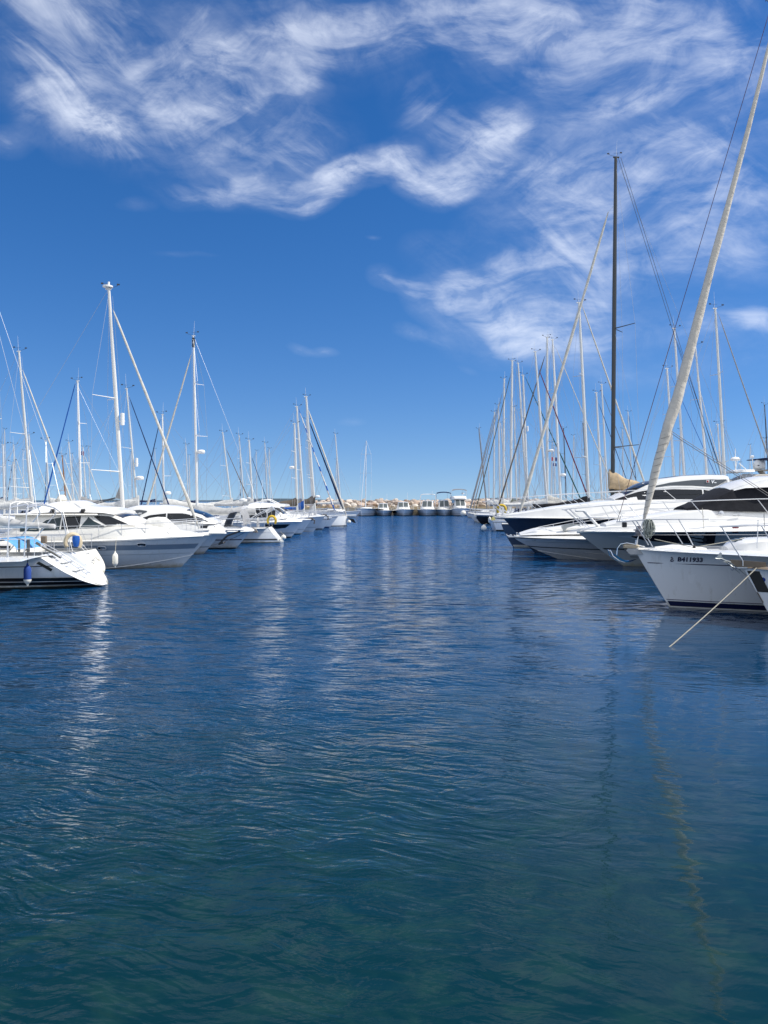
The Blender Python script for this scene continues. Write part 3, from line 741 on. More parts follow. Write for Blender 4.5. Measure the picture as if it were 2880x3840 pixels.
for q_ in (.78, .52): mb = MB(); c_ = tp(q_, 0); mb.rbox((c_.x + .2, -.1, c_.z), (.24, .9, .05), .015); mb.build('step', white, h.root)
mb = MB()                                                    # stainless bathing ladder hinged on the rim
for y in (.18, .52): mb.tube([tp(1.25, 0) + Vector((0, y, .12)), tp(1.05, 0) + Vector((-.10, y, .10)), tp(.35, 0) + Vector((-.12, y, .05))], .014, 6)
mb.tube([tp(1.25, 0) + Vector((0, .18, .12)), tp(1.25, 0) + Vector((0, .52, .12))], .014, 6)
lad = mb.build('boarding_ladder', steel, h.root)
for q_ in (.95, .75, .55, .38): mb = MB(); mb.tube([tp(q_, 0) + Vector((-.11, .18, .07)), tp(q_, 0) + Vector((-.11, .52, .07))], .018, 6); mb.build('rung', steel, lad)
coachroof(h, -8.2, -3.0, .45, .6)
h.railing(-10.45, -.1, .62, [-10.35, -9.55, -8.5, -7, -5.4, -3.8, -2.2, -1], wires=True, mids=(.52,))
mb = MB()                                                    # twin gantry arch of stainless tube over the cockpit
def zz(py, o=1.0): return h.z(py, o)
for xo in (0, .55):
    mb.tube([Vector((h.x(88, 1.2)+xo, h.ns*1.15, h.sheer(.1))), Vector((h.x(83)+xo, h.ns*1.1, zz(1925))), Vector((h.x(80)+xo, h.ns*1.0, zz(1903))), Vector((h.x(80)+xo, 0, zz(1893, 0))), Vector((h.x(80)+xo, -h.ns*1.0, zz(1903, -1))), Vector((h.x(83)+xo, -h.ns*1.1, zz(1925, -1))), Vector((h.x(88, -1.2)+xo, -h.ns*1.15, h.sheer(.1)))], .02, 8)
mb.build('stern_arch', steel, h.root)
mb = MB(); mb.tube([Vector((h.x(85), h.ns*1.1, zz(1908))), Vector((h.x(110, .4), h.ns*.5, zz(1896, .4))), Vector((h.x(160, -.4), -h.ns*.3, zz(1888, -.4))), Vector((h.x(205, -.9), -h.ns*.9, zz(1905, -.9))), Vector((h.x(232, -1.1), -h.ns*1.1, zz(1925, -1.1))), Vector((h.x(252, -1.1), -h.ns*1.15, zz(2035, -1.1)))], .02, 8); mb.build('bimini_hoop', steel, h.root)
mb = MB(); mb.grid([[Vector((h.x(-60 + 13*i, .9), y, zz(2062) + .36*math.sin(math.pi*min(1, .16 + i/10*.84))**.7)) for y in (-1.0, -.5, 0, .5, 1.0)] for i in range(11)]); mb.build('hatch_cover', canv['sky'], h.root, label='bright blue canvas cover over the cockpit')
mb = MB(); mb.tube([Vector((h.x(135, .3), h.ns*.3, zz(2035, .3))), Vector((h.x(225, .3), h.ns*.2, zz(2092, .3)))], .045, 6); mb.build('gangway', mat('grey_anodised', (.12,.12,.11), .4, metal=.5), h.root)
mb = MB(); mb.rbox((h.x(149), h.ns*1.1, zz(2023)), (.18, .10, .24), .02); mb.build('battery_box', teak, h.root)
for px in (66, 98, 103):
    mb = MB(); mb.rbox((h.x(px, 1.3), h.ns*1.2, zz(2045)), (.05, .07, .40), .01); mb.build('rail_bracket', mat('grey_anodised', (.12,.12,.11)), h.root)
mb = MB(); mb.lathe([(.08,-.18),(.13,.05),(.12,.18),(.05,.2)], (h.x(176), -h.ns*.9, zz(2042)), 10); mb.build('bucket', canv['blue'], h.root)
mb = MB(); mb.box((h.x(170, 1.25), h.ns*1.32, .74), (.7, .015, .15)); 
mb = MB(); mb.prism([h.at(h.x(p_, 1.35), PZ(y_, 24.35), h.ns, .01) for p_, y_ in ((147, 2106), (196, 2134), (190, 2143), (137, 2112))], (0, h.ns*.015, 0)); mb.build('rub_plate', antif, h.root)
# furled mainsail on its boom coming in from the mast beyond the frame
Tm = PZ(700, 25.7)
rig(h, (-120, 1950), (-150, 690), 16, aluw, spr=(.40, .70), stay=(-170, 760, -430, 1900, canv['white'], 11))
sail_cover(h, h.x(-110, 0), h.z(1962, 0), h.x(206, 0), h.z(1976, 0), .62, .17, .14, canv['ltgrey'], n=22, seed=9)
mb = MB(); mb.tube([(h.x(-115, 0), 0, h.z(1972, 0)), (h.x(206, 0), 0, h.z(1974, 0))], .065, 10); mb.build('boom', aluw, h.root)
p_ = h.root.matrix_basis @ h.at(h.x(103, 1.5), .6, h.ns, .16)
fender('blue fabric covered fender with white foot on the sloping-transom yacht', (PX(103, 24.0), 24.0, PZ(2155, 24.0)), .112, .56, fendb, (PX(106, 24.05), 24.05, PZ(2028, 24.05)), cap=fendw)
mb = MB(); mb.lathe([(.0,-.01),(.035,-.01),(.045,.01),(.02,.02)], (0,0,0), 10); 
horseshoe('tan covered horseshoe lifebuoy on the sloping-transom yacht stern rail', h, h.x(268, -1.0), -h.ns*1.12, h.z(2040, -1.0) + .05, .95, mat('tan_buoy_cover', (.60,.50,.34), .8, var=.2), rot=R(15))

# ---- cream boat beside it -----------------------------------------------------------------------
h = Hull('sailing_yacht', 'cream sailing boat stern-out with faded name lettering and red bottom paint', 'sailboat', GF, 29.6, -1, 0, 8.6, 2.7, (.90, .9, 1.15), rake=1.0, srake=.62, bowX=PX(318, 29.6) - 8.6, ts=.84, tr=.62)
h.hull(cream, 22, redfoul); h.deck(cream); coachroof(h, -6.8, -2.6, .4, .6, cream)
h.stripe(-.05, .06, redfoul, 'waterline_stripe')
h.railing(-8.5, -.1, .6, [-8.45, -7.9, -6.8, -5.4, -4, -2.6, -1.2], mids=(.5,))
rig(h, (-60, 1930), (-95, 900), 13, alu, stay=(-80, 960, -330, 1910, canv['cream'], 10))
for nm, mt_, pts in (('boarding_ladder', steel, None),):
    mb = MB(); tq = lambda q_, y: h.pt(0, q_, 1) * 1 + Vector((-.05, 0, 0))
    P_ = lambda q_, y: Vector((h.xs(q_) - .05, y, q_*.9))
    for y in (-.16, .14): mb.tube([P_(1.75, y) + Vector((.12,0,0)), P_(1.0, y), P_(.2, y)], .014, 6)
    mb.tube([P_(1.75, -.16) + Vector((.12,0,0)), P_(1.75, .14) + Vector((.12,0,0))], .014, 6)
    ld = mb.build(nm, mt_, h.root)
    for q_ in (1.5, 1.2, .9, .6, .3): mb = MB(); mb.tube([P_(q_, -.16), P_(q_, .14)], .016, 5); mb.build('rung', steel, ld)
def srf(x, z, h=h): return Vector((h.xs(max(0, z/.9)) - .012, x, z))
text_on(h, 'LALI', h.ns*1.0, .50, .13, greyink, 0, fwd=-h.ns, surf=srf, name='faded_name')
fender('large round cream fender floating off the cream boat transom', (PX(363, 29.3), 29.0, PZ(2136, 29.0)), .20, 0, fendw, (PX(350, 29.6), 29.7, .62), ball=True)
fender('smaller round cream fender tucked behind the large ball fender', (PX(370, 30.2), 30.3, PZ(2117, 30.3)), .14, 0, fendw, (PX(352, 29.9), 29.9, .70), ball=True)

# ---- large white motor yacht with grey hull stripe ---------------------------------------------
h = Hull('motor_yacht', 'large white motor yacht with blue-grey hull stripe and two oval portholes', 'motor yacht', GF, 33.0, 1, 795, 10.6, 3.8, (1.18, 1.19, 1.42), rake=1.30, kind='motor', stem=1.0)
L3 = h; h.hull(greyhull, 30); h.deck(cream, .06, toe=.05, toem=cream)
for a, b, m_, nm in ((.80, 1.02, bandgrey, 'hull_stripe'),):
    h.stripe(.79, 1.0, bandgrey, 'hull_stripe', u1=.985)
h.stripe(.585, .60, mat('seam_grey', (.25,.27,.29), .4), 'hull_seam', u1=.985)
h.tuberail(cream, .055, .02, -.03, 'rub_rail')
mb = MB()                                                    # spray rail rising to the stem
for sd in (1, -1): mb.tube([h.at(lerp(-4.4, -.62, i/12), .02 + .52*(i/12)**1.5, sd, .01) for i in range(13)], .018, 5)
mb.build('spray_rail', white, h.root)
for px, py in ((375, 2057), (515, 2046)):
    x0, z0 = h.x(px, 1.85), h.z(py, 1.85); ring = [(x0 + .165*math.copysign(abs(math.cos(a))**.6, math.cos(a)), z0 + .072*math.copysign(abs(math.sin(a))**.8, math.sin(a))) for a in [2*math.pi*i/20 for i in range(20)]]
    for sd in (h.ns, -h.ns):
        mb = MB(); mb.tube([h.at(a, b, sd, .012) for a, b in ring] + [h.at(*ring[0], sd, .012)], .016, 6); fr = mb.build('porthole', steel, h.root)
        mb = MB(); mb.poly([h.at(a, b, sd, .010) for a, b in ring]); mb.build('pane', glass, fr)
S1 = shp(h, [(-20,2005,2026,1.5,1.4),(45,1976,2026,1.62,1.5),(160,1985,2026,1.68,1.6),(300,1975,2025,1.68,1.6),(430,1970,2024,1.66,1.56),(497,1971,2022,1.55,1.42),(560,1980,2020,1.35,1.2),(640,1997,2018,1.0,.85),(735,2009,2015,.5,.35)], 1.68, 1.6, cream, name='cabin_trunk', camber=.05)
S2 = shp(h, [(45,1930,1985,1.5,1.32),(114,1925,1986,1.55,1.36),(226,1922,1985,1.58,1.38),(330,1921,1978,1.58,1.38),(395,1922,1974,1.55,1.36),(440,1938,1972,1.48,1.3),(480,1957,1971,1.4,1.25),(502,1968,1972,1.35,1.2)], 1.58, 1.38, cream, name='wheelhouse', camber=.07)
S2.panel(cols(h, [(76,1963,1994),(84,1960,1997),(150,1960,1992)], 1.5), glassg, 'side_window')
S2.panel(cols(h, [(158,1960,1989),(172,1950,1988),(226,1940,1985)], 1.5), glassg, 'side_window')
S2.panel(cols(h, [(232,1939,1985),(300,1936,1979)], 1.5), glass, 'side_window')
S2.panel(cols(h, [(306,1973,1976),(330,1938,1975),(350,1951,1974),(396,1972,1973)], 1.5), glassg, 'quarter_window')
S2.panel(cols(h, [(352,1937,1939),(372,1934,1953),(404,1936,1971),(420,1941,1970),(478,1966,1968)], 1.45), glass, 'windscreen_side')
S2.top(h.x(425, 0), h.x(497, 0), .93, .93, glass)
S2.panel(cols(h, [(330,1932,1938),(352,1948,1954),(398,1971,1975)], 1.48), cream, 'pillar', off=.03)
S3 = shp(h, [(100,1922,1926,1.45,1.4),(145,1892,1924,1.5,1.1),(180,1884,1922,1.5,1.0),(256,1880,1921,1.5,.95),(295,1899,1921,1.5,1.25),(386,1906,1923,1.5,1.3),(425,1918,1930,1.42,1.3)], 1.5, 1.1, white, name='flybridge', camber=.05)
mb = MB(); mb.rbox((h.x(245, 0), 0, h.z(1928, 0)), (3.9, 3.1, .08), .03); mb.build('flybridge_deck', cream, h.root)
for a, b in ((228, 0), (236, .25)):
    pass
mb = MB(); rr = random.Random(4)
mb.grid([[Vector((h.x(226, 0) + (1-abs(z_-.3))*r_*math.cos(t_)*(.22 + .06*rr.random()) + .10*z_, (1-abs(z_-.3))*r_*math.sin(t_)*.28, h.z(1886, 0) + z_*.34 + .05*rr.random())) for t_ in [2*math.pi*j/11 for j in range(11)] for r_ in (1,)] for z_ in (0, .25, .5, .75, 1.0)], True, 0, True); mb.build('console_cover', canv['cream'], h.root, 80, label='crumpled cream cover over the upper helm')
for px in (200, 313): mb = MB(); mb.lathe([(.03,-.1),(.09,-.08),(.10,.06),(.02,.08)], (h.x(px, 1.4), h.ns*1.42, h.z(1917, 1.4)), 10, 'x'); mb.build('horn', black, h.root)
mb = MB()
for px in (38, 65): mb.tube([Vector((h.x(px, .8), .8*k, h.z(y_, .8))) for k, y_ in ((1, 1935), (1, 1890), (.4, 1882), (-.4, 1882), (-1, 1890), (-1, 1935))], .022, 6)
mb.build('flybridge_guard', plastic, h.root)
Shell(h, [(h.x(px, .6), .66*w_, .60*w_, h.z(2000, .6), h.z(y_, .3)) for px, y_, w_ in ((528,1990,1),(536,1966,1),(548,1947,.95),(575,1943,.9),(600,1944,.85),(618,1957,.8),(636,1974,.7),(652,1988,.6))], canv['white'], 'sunpad_cover', .05, .16, label='white canvas cover over the foredeck sunpad')
h.railing(-9.6, -.15, .60, [h.x(px, 1.85) for px in (60, 287, 366, 447, 530, 615, 700)] + [-.5], lean=0, mids=(), fwd=.10)
mb = MB(); mb.rbox((.1, 0, 1.43), (1.0, .34, .09), .03); mb.build('bow_platform', cream, h.root)
fender('long white vinyl fender hanging amidships on the grey-striped motor yacht', (PX(432, 30.75), 30.75, PZ(2098, 30.75)), .11, .50, fendw, (PX(434, 30.9), 30.95, PZ(2022, 30.95)))
mb = MB(); mb.tube([(PX(434, 30.95), 30.95, PZ(2022, 30.95)), (PX(440, 31.1), 31.1, PZ(1972, 31.1))], .008, 4)
# ---- white-masted sailing yacht behind it --------------------------------------------------------
h = Hull('sailing_yacht', 'tall white-masted sailing yacht with cream furled genoa behind the grey-striped motor yacht', 'sailboat', GF, 37.2, 1, 785, 12.0, 3.6, (1.15, 1.1, 1.4), rake=1.1, srake=-.4)
h.hull(offwhite, 22); h.deck(white); coachroof(h, -9, -3.6, .45); h.stripe(.08, .2, bootblue)
h.railing(-11.5, -.1, .62, [-11.4, -9.8, -8.2, -6.6, -5, -3.6, -2.2, -1], mids=(.5,))
Bz, T, mast = rig(h, (463, 1945), (408, 1082), 15.5, aluw, spr=(.25, .55), stay=(425, 1165, 737, 1956, canv['cream'], 12), radar=[(.465, 1, 'tube')], sweep=.95, ant=False)
mb = MB(); mb.lathe([(.02,-.03),(.24,0),(.24,.07),(.1,.11),(.02,.12)], T + Vector((-.05, 0, .06)), 14); mb.tube([T + Vector((0,0,.1)), T + Vector((0,0,.32))], .05, 6); mb.build('masthead_dome', plastic, mast)
mb = MB(); mb.add([Vector((h.x(p_, 0), y_, h.z(q_, 0))) for y_ in (-.02, .02) for p_, q_ in ((452, 1815), (432, 1868), (452, 1872))], [(0,1,2), (3,4,5), (0,1,4,3), (1,2,5,4), (0,2,5,3)]); mb.build('storm_sail', canv['grey'], h.root)
mb = MB(); mb.tube([Vector((h.x(434, 0), 0, h.z(1868, 0))), Vector((h.x(355, 0), .2, h.z(1889, 0)))], .02, 5); mb.tube([Vector((h.x(434, 0), 0, h.z(1866, 0))), Vector((h.x(355, 0), -.2, h.z(1885, 0)))], .02, 5); mb.build('sheet', wired, h.root)
sail_cover(h, h.x(452, 0), h.z(1938, 0), h.x(340, 0), h.z(1915, 0), .55, .35, .2, canv['grey'], seed=5)

# ---- coupe motor yacht with arched dark windows --------------------------------------------------
h = Hull('motor_yacht', 'white hardtop motor yacht with long arched dark side windows and bow platform', 'motor yacht', GF, 41.2, 1, 838, 10.4, 3.5, (1.05, 1.10, 1.25), rake=1.05, kind='motor')
h.hull(offwhite, 24); h.deck(white, .06); h.stripe(.35, .38, blackst); h.tuberail(white, .05, .01, -.02)
A = shp(h, [(430,1968,2000,1.45,1.35),(560,1962,1998,1.5,1.4),(700,1962,1998,1.48,1.4),(790,1966,1998,1.3,1.15),(826,1992,2000,.6,.4)], 1.5, 1.4, white, name='cabin_trunk')
A.panel(cols(h, [(750,1972,1980),(775,1970,1981),(802,1974,1979)], 1.3), glass, 'trunk_window')
Bq = shp(h, [(470,1905,1968,1.35,1.15),(501,1898,1966,1.4,1.15),(606,1897,1964,1.4,1.15),(640,1900,1963,1.4,1.15),(712,1918,1963,1.35,1.15),(750,1930,1964,1.3,1.1),(784,1952,1965,1.2,1.0),(800,1962,1966,1.1,.9)], 1.4, 1.15, white, name='wheelhouse', camber=.06)
Bq.panel(cols(h, [(513,1955,1959),(530,1943,1960),(561,1932,1960),(621,1925,1959)], 1.35), glass, 'side_window')
Bq.panel(cols(h, [(626,1925,1959),(681,1925,1959),(700,1930,1958),(722,1955,1957)], 1.35), glass, 'side_window')
Bq.panel(cols(h, [(690,1926,1928),(727,1934,1956),(750,1942,1958),(778,1957,1959)], 1.3), glass, 'windscreen_side')
Bq.top(h.x(718, 0), h.x(795, 0), .92, .92, glass); Bq.panel(cols(h, [(478,1914,1920),(520,1912,1934),(548,1916,1920)], 1.35), mat('dark_grey_panel', (.06,.07,.08), .3), 'name_band')
mb = MB(); q0 = lambda px, py: Vector((h.x(px, 1.35), h.ns*(Bq.side(h.x(px, 1.35), h.z(py, 1.35)) + .03), h.z(py, 1.35)))
for x0_, x1_, y0_, y1_ in ((509,511,1923,1928),(511,530,1926.6,1928),(518,520,1923,1926),(522,523.5,1923,1926),(526,527.5,1923,1926),(518,530,1922.6,1923.4)): mb.poly([q0(x0_, y0_), q0(x1_, y0_), q0(x1_, y1_), q0(x0_, y1_)])
mb.build('badge_marks', whiteink, h.root)
mb = MB(); mb.grid([[Vector((h.x(px, 1.2), y*1.25, h.z(y_, 1.2))) for y in (-1, -.9, 0, .9, 1)] for px, y_ in ((405,1970),(408,1930),(416,1916),(470,1914))]); mb.grid([[Vector((h.x(px, 1.2), 1.25*s_, h.z(y0, 1.2))), Vector((h.x(px, 1.2), 1.25*s_, h.z(y1, 1.2)))] for px, y0, y1 in ((408,1965,1918),(440,1966,1918),(500,1966,1930))] if (s_ := h.ns) else []); mb.build('cockpit_canopy', canv['dark'], h.root)
h.railing(-8.5, .1, .62, [-8.2, -6.8, -5.4, -4.2, -3.2, -2.2, -1.4, -.5], lean=.28, mids=(.5,), fwd=.5)
mb = MB(); mb.rbox((.35, 0, 1.28), (1.5, .42, .10), .04); mb.build('bow_platform', white, h.root)
mb = MB(); mb.tube([(.9, 0, 1.2), (.2, 0, .95), (-.25, 0, .5)], .05, 6); mb.tube([(-.25, 0, .5), (.05, .2, .6)], .04, 5); mb.tube([(-.25, 0, .5), (.05, -.2, .6)], .04, 5); mb.build('stowed_anchor', mat('dark_galvanised', (.12,.11,.10), .6, metal=.5), h.root)
mb = MB(); mb.lathe([(.02,-.09),(.10,-.07),(.12,.02),(.09,.09),(.02,.1)], (-.9, .1, 1.36), 10); mb.build('windlass', black, h.root)

# ---- cruiser with grey canvas hood and navy stripe -------------------------------------------------
h = Hull('motor_cruiser', 'white cruiser with grey canvas hood and thin navy hull stripe', 'motor cruiser', GF, 45.8, 1, 947, 9.4, 3.1, (1.1, 1.05, 1.16), rake=.98, kind='motor')
h.hull(offwhite, 24); h.deck(white, .06); h.stripe(.50, .56, bootblue, u1=.99); h.tuberail(white, .05, .01, -.02); h.stripe(.0, .05, blackst)
A = shp(h, [(700,1978,1996,1.3,1.2),(880,1974,1994,1.25,1.1),(925,1984,1994,.9,.7),(940,1990,1994,.5,.3)], 1.3, 1.2, white, name='cabin_trunk')
mb = MB(); mb.grid([[Vector((h.x(px, 0), y*1.15, h.z(y_, 0) - .12*y*y)) for y in (-1, -.7, -.3, 0, .3, .7, 1)] for px, y_ in ((850,1975),(860,1945),(874,1917),(895,1911),(914,1910),(922,1925),(926,1962))]); mb.build('canvas_hood', canv['grey'], h.root, 60)
mb = MB()
for px, y_ in ((874, 1916), (914, 1909)): mb.tube([Vector((h.x(800 if px < 900 else 926, 0), k, h.z(1985, 0))) if abs(k) == 1.25 else Vector((h.x(px, 0), k, h.z(y_, 0) - .12*k*k)) for k in (1.25, 1.15, 0, -1.15, -1.25)], .016, 5)
mb.build('hood_frame', steel, h.root)
h.railing(-6.5, .0, .62, [-6.3, -5.2, -4.2, -3.2, -2.2, -1.2, -.5], lean=.25, mids=(.5,), fwd=.22, near=True)
mb = MB(); mb.tube([(0, 0, 1.2), (.18, 0, 1.12), (.30, .0, .95)], .05, 6); mb.tube([(.30,0,.95), (.08,.2,1.0)], .035, 5); mb.tube([(.30,0,.95), (.08,-.2,1.0)], .035, 5); mb.build('stowed_anchor', MATS['dark_galvanised'], h.root)
e = empty('mooring_line', h.root.location); tag(e, 'dark mooring line drooping from the bow of the canvas-hooded cruiser', 'rope'); mb = MB()
mb.tube([(-.1, -.15, 1.15), (-.75, -.9, .75), (-1.6, -1.5, .38), (-2.6, -1.75, .18), (-4.0, -1.8, .10)], .014, 5); mb.build('line', wired, e)

# ---- sailing yacht stern-out with yellow horseshoe -----------------------------------------------
h = Hull('sailing_yacht', 'sailing yacht stern-out with narrow sugar-scoop transom and grey boom cover', 'sailboat', GF, 53.0, -1, 0, 11.3, 3.4, (1.0, 1.0, 1.3), rake=1.1, srake=.85, bowX=PX(1012, 53.0) - 11.3, ts=.62)
L7 = h; h.hull(offwhite, 24); h.deck(white); coachroof(h, -8.6, -3.4, .5); h.stripe(.18, .27, blackst); h.stripe(-.05, .04, antif)
h.stripe(-.30, -.27, greyhull, rel=True)
h.railing(-11.2, -.1, .62, [-11.1, -10.2, -8.8, -7.4, -6, -4.4, -2.8, -1.2], mids=(.5,))
mb = MB(); mb.grid([[Vector((h.xs(q_) - .02, y*h.plan(0)*h.sec(0, q_)*k2, q_*1.0)) for y in (-1, -.6, 0, .6, 1)] for q_, k2 in ((1.02, .97), (.6, .9), (.25, .7), (.08, .5))]); mb.build('transom', cream, h.root)
for y in (.3, -.3): mb = MB(); mb.rbox((h.xs(.12) + .02, y, .22), (.18, .22, .14), .05); mb.build('swim_step', cream, h.root)
Bz, T, mast = rig(h, (739, 1902), (725, 1258), 9.5, aluw, spr=(.47, .745), stay=(717, 1331, 552, 1896, canv['cream'], 8), radar=[(.385, -1, 'dome')], sweep=.55)
sail_cover(h, h.x(733, 0), h.z(1925, 0), h.x(958, 0), h.z(1926, 0), .66, .42, .24, canv['ltgrey'], n=22, seed=21, wr=.03)
mb = MB(); mb.tube([(h.x(737, 0), 0, h.z(1929, 0)), (h.x(962, 0), 0, h.z(1927, 0))], .07, 8); mb.build('boom', alu, h.root)
k0, k1 = T.lerp(Bz, .012), T.lerp(Bz, .062); mb = MB(); mb.tube([k0, k1], .10, 10, ell=.75); bb = mb.build('masthead_band', blackst, mast, label='black band with a pale sea-horse emblem')
mb = MB(); mb.tube([k0.lerp(k1, t_) + Vector((.025*math.sin(t_*14), h.ns*.085, 0)) for t_ in (.15, .25, .35, .45, .55, .62)], .012, 5); mb.build('emblem', whiteink, mast)
mb = MB(); mb.lathe([(.02, -.03), (.42, -.03), (.42, .03), (.02, .03)], (h.x(968, 0), 0, h.z(1962, 0)), 18, 'x'); mb.build('wheel_cover', canv['ltgrey'], h.root)
mb = MB(); mb.tube([(h.x(905, 0), .8, h.z(1975, 0)), (h.x(960, 0), .8, h.z(1935, 0)), (h.x(1022, 0), .8, h.z(1902, 0))], .03, 6); mb.tube([(h.x(905, 0), -.8, h.z(1975, 0)), (h.x(960, 0), -.8, h.z(1935, 0)), (h.x(1022, 0), -.8, h.z(1902, 0))], .03, 6); mb.tube([(h.x(1022, 0), 1, h.z(1902, 0)), (h.x(1022, 0), -1, h.z(1902, 0))], .03, 6); mb.build('davit', steel, h.root)
mb = MB(); mb.tube([(h.x(1000, 0), h.ns*.3, h.z(1921, 0)), (h.x(1028, 0), h.ns*.3, h.z(1903, 0))], [.12, .17], 10); mb.build('raised_outboard', white, h.root)
mb = MB(); mb.tube([(h.x(1022, 0), h.ns*.6, h.z(1900, 0)), (h.x(1027, 0), h.ns*.6, h.z(2010, 0))], .012, 4); mb.build('boarding_rope', rope_m, h.root)
horseshoe('bright yellow horseshoe lifebuoy on the stern rail under the grey boom', h, h.x(1019, 1.0), h.ns*1.0, h.z(1953, 1.0), 1.05, canv['yellow'])
fender('small white round fender beside the narrow scoop transom', (PX(1064, 52.4), 52.3, PZ(2015, 52.3)), .17, 0, fendw, (PX(1052, 52.6), 52.6, .75), ball=True)

# ---- flybridge yacht with black hull window -----------------------------------------------------
h = Hull('motor_yacht', 'white flybridge yacht with black wedge hull window and dark saloon glazing', 'motor yacht', GF, 59.2, 1, 1143, 12.5, 4.0, (1.2, 1.2, 1.42), rake=1.05, kind='motor')
h.hull(offwhite, 24); h.deck(white, .06); h.tuberail(white, .06, .01, -.02); h.stripe(.34, .40, MATS['seam_grey']); h.stripe(-.02, .08, blackst)
h.side_panel(cols(h, [(990,1967,1986),(1035,1968,1985),(1062,1968,1982),(1078,1968,1970)], 1.9), glass, 'hull_window')
A = shp(h, [(900,1950,1962,1.75,1.7),(1040,1940,1958,1.7,1.6),(1100,1946,1957,1.2,1.0),(1125,1954,1958,.6,.4)], 1.75, 1.6, white, name='cabin_trunk')
Bq = shp(h, [(895,1908,1950,1.7,1.6),(1000,1907,1948,1.7,1.6),(1032,1908,1946,1.65,1.5),(1060,1930,1945,1.5,1.3),(1075,1940,1944,1.3,1.1)], 1.7, 1.6, white, name='saloon')
Bq.panel(cols(h, [(905,1913,1942),(965,1912,1942),(967,1912,1941),(1000,1913,1940)], 1.65), glass, 'side_window'); Bq.panel(cols(h, [(1004,1913,1940),(1030,1913,1939),(1052,1930,1938)], 1.65), glass, 'side_window')
Bq.top(h.x(1034, 0), h.x(1070, 0), .9, .9, glass)
S3 = shp(h, [(930,1890,1906,1.6,1.4),(956,1886,1906,1.65,1.3),(1068,1893,1899,1.6,1.5)], 1.6, 1.4, white, name='flybridge'); 
h.railing(-7, .05, .7, [-6.5, -5.3, -4.1, -3, -2, -1.1, -.4], lean=.25, mids=(.5,), fwd=.22, single=False)
mb = MB()
for y in (-.8, .8): mb.tube([(h.x(1060, 0), y, h.z(1897, 0)), (h.x(1010, 0), y, h.z(1873, 0)), (h.x(985, 0), y, h.z(1876, 0))], .035, 6)
mb.tube([(h.x(1010, 0), -.8, h.z(1873, 0)), (h.x(1010, 0), .8, h.z(1873, 0))], .035, 6); mb.build('radar_arch', plastic, h.root)
mb = MB(); mb.tube([(h.x(985, 0), 0, h.z(1886, 0)), (h.x(982, 0), 0, h.z(1800, 0))], .02, 4); mb.build('aerial', wirew, h.root)
mb = MB(); mb.lathe([(.05,-.1),(.3,-.08),(.32,.06),(.1,.14)], (h.x(912, 0), 0, h.z(1876, 0)), 12); mb.build('radar_dome', plastic, h.root)

# ---- next bows of that row -----------------------------------------------------------------------
def bow_boat(label, D, bowpx, wlrake, L=10, B=3.4, sheer=(1.1,1.1,1.3), hullm=None, foul=None, win=None, stripes=(), hood=None, name='motor_cruiser', cat='motor cruiser', d=1, kind='motor', ws=True, wf=.8, htop=1.1):
    h = Hull(name, label, cat, GF, D, d, bowpx, L, B, sheer, rake=wlrake, kind=kind)
    h.hull(hullm or offwhite, 20, foul); h.deck(white, .06, n=12); h.tuberail(white, .05, .01, -.02)
    for a, b, m_ in stripes: h.stripe(a, b, m_, n=14)
    if win: h.side_panel([(x_, z0, z1) for x_, z0, z1 in win], glass, 'hull_window')
    zs_ = h.sheer(.6)
    A = Shell(h, [(-L*.85, B*.40, B*.36, zs_-.05, zs_+.35), (-L*.4, B*.38, B*.33, zs_-.05, zs_+.42), (-L*.25, B*.30, B*.25, zs_-.05, zs_+.32), (-L*.12, B*.14, B*.1, zs_-.02, zs_+.12)], white, 'cabin_trunk')
    if ws:
        Q = Shell(h, [(-L*.75, B*.36, B*.31, zs_+.2, zs_+htop), (-L*.5, B*.36, B*.30, zs_+.2, zs_+htop+.08), (-L*.42, B*.35, B*.29, zs_+.2, zs_+htop), (-L*.34, B*.31, B*.27, zs_+.2, zs_+.55)], white, 'wheelhouse')
        Q.panel([(-L*.73, zs_+.45, zs_+htop-.15), (-L*.5, zs_+.45, zs_+htop-.08), (-L*.44, zs_+.45, zs_+htop-.12), (-L*.38, zs_+.45, zs_+.6)], glass, 'side_window'); Q.top(-L*.42, -L*.35, .9, .9, glass)
    if hood is not None:
        mb = MB(); mb.grid([[Vector((-L*.72 + L*.3*i/8, y*B*.36, zs_ + .5 + .75*math.sin(math.pi*(.1+i/8*.85))**.6 - .1*y*y)) for y in (-1, -.5, 0, .5, 1)] for i in range(9)]); mb.build('canvas_hood', hood, h.root, 60)
    h.railing(-L*.62, .05, .62, [-L*.6, -L*.48, -L*.37, -L*.26, -L*.16, -.9, -.35], lean=.22, mids=(.5,), fwd=.22, single=False, r=.02)
    mb = MB(); mb.tube([(-.1,0,h.sheer(1)+.03), (.22,0,h.sheer(1)-.1), (.18,0,h.sheer(1)-.4)], .06, 6); mb.rbox((-.15,0,h.sheer(1)+.06), (.5,.26,.1), .03); mb.build('stowed_anchor', MATS['dark_galvanised'], h.root)
    return h
bow_boat('white cruiser bow squeezed between the black-windowed yacht and a sharper grey-white bow', 65.0, 1170, .95, stripes=[(.0,.08,blackst),(.42,.45,MATS['seam_grey'])], hood=canv['ltgrey'], ws=False)
bow_boat('grey-white sharp-bowed cruiser with small dark hull window near the stem', 70.6, 1222, 1.15, B=3.6, sheer=(1.15,1.2,1.5), stripes=[(.40,.44,MATS['seam_grey'])], win=[(-2.0,.98,1.16),(-1.5,.95,1.2),(-1.05,1.1,1.2)], hullm=mat('pearl_hull',(.62,.64,.65),.2,coat=.4,var=.3,vscale=1.5,dirt=(.5,.52,.52)))
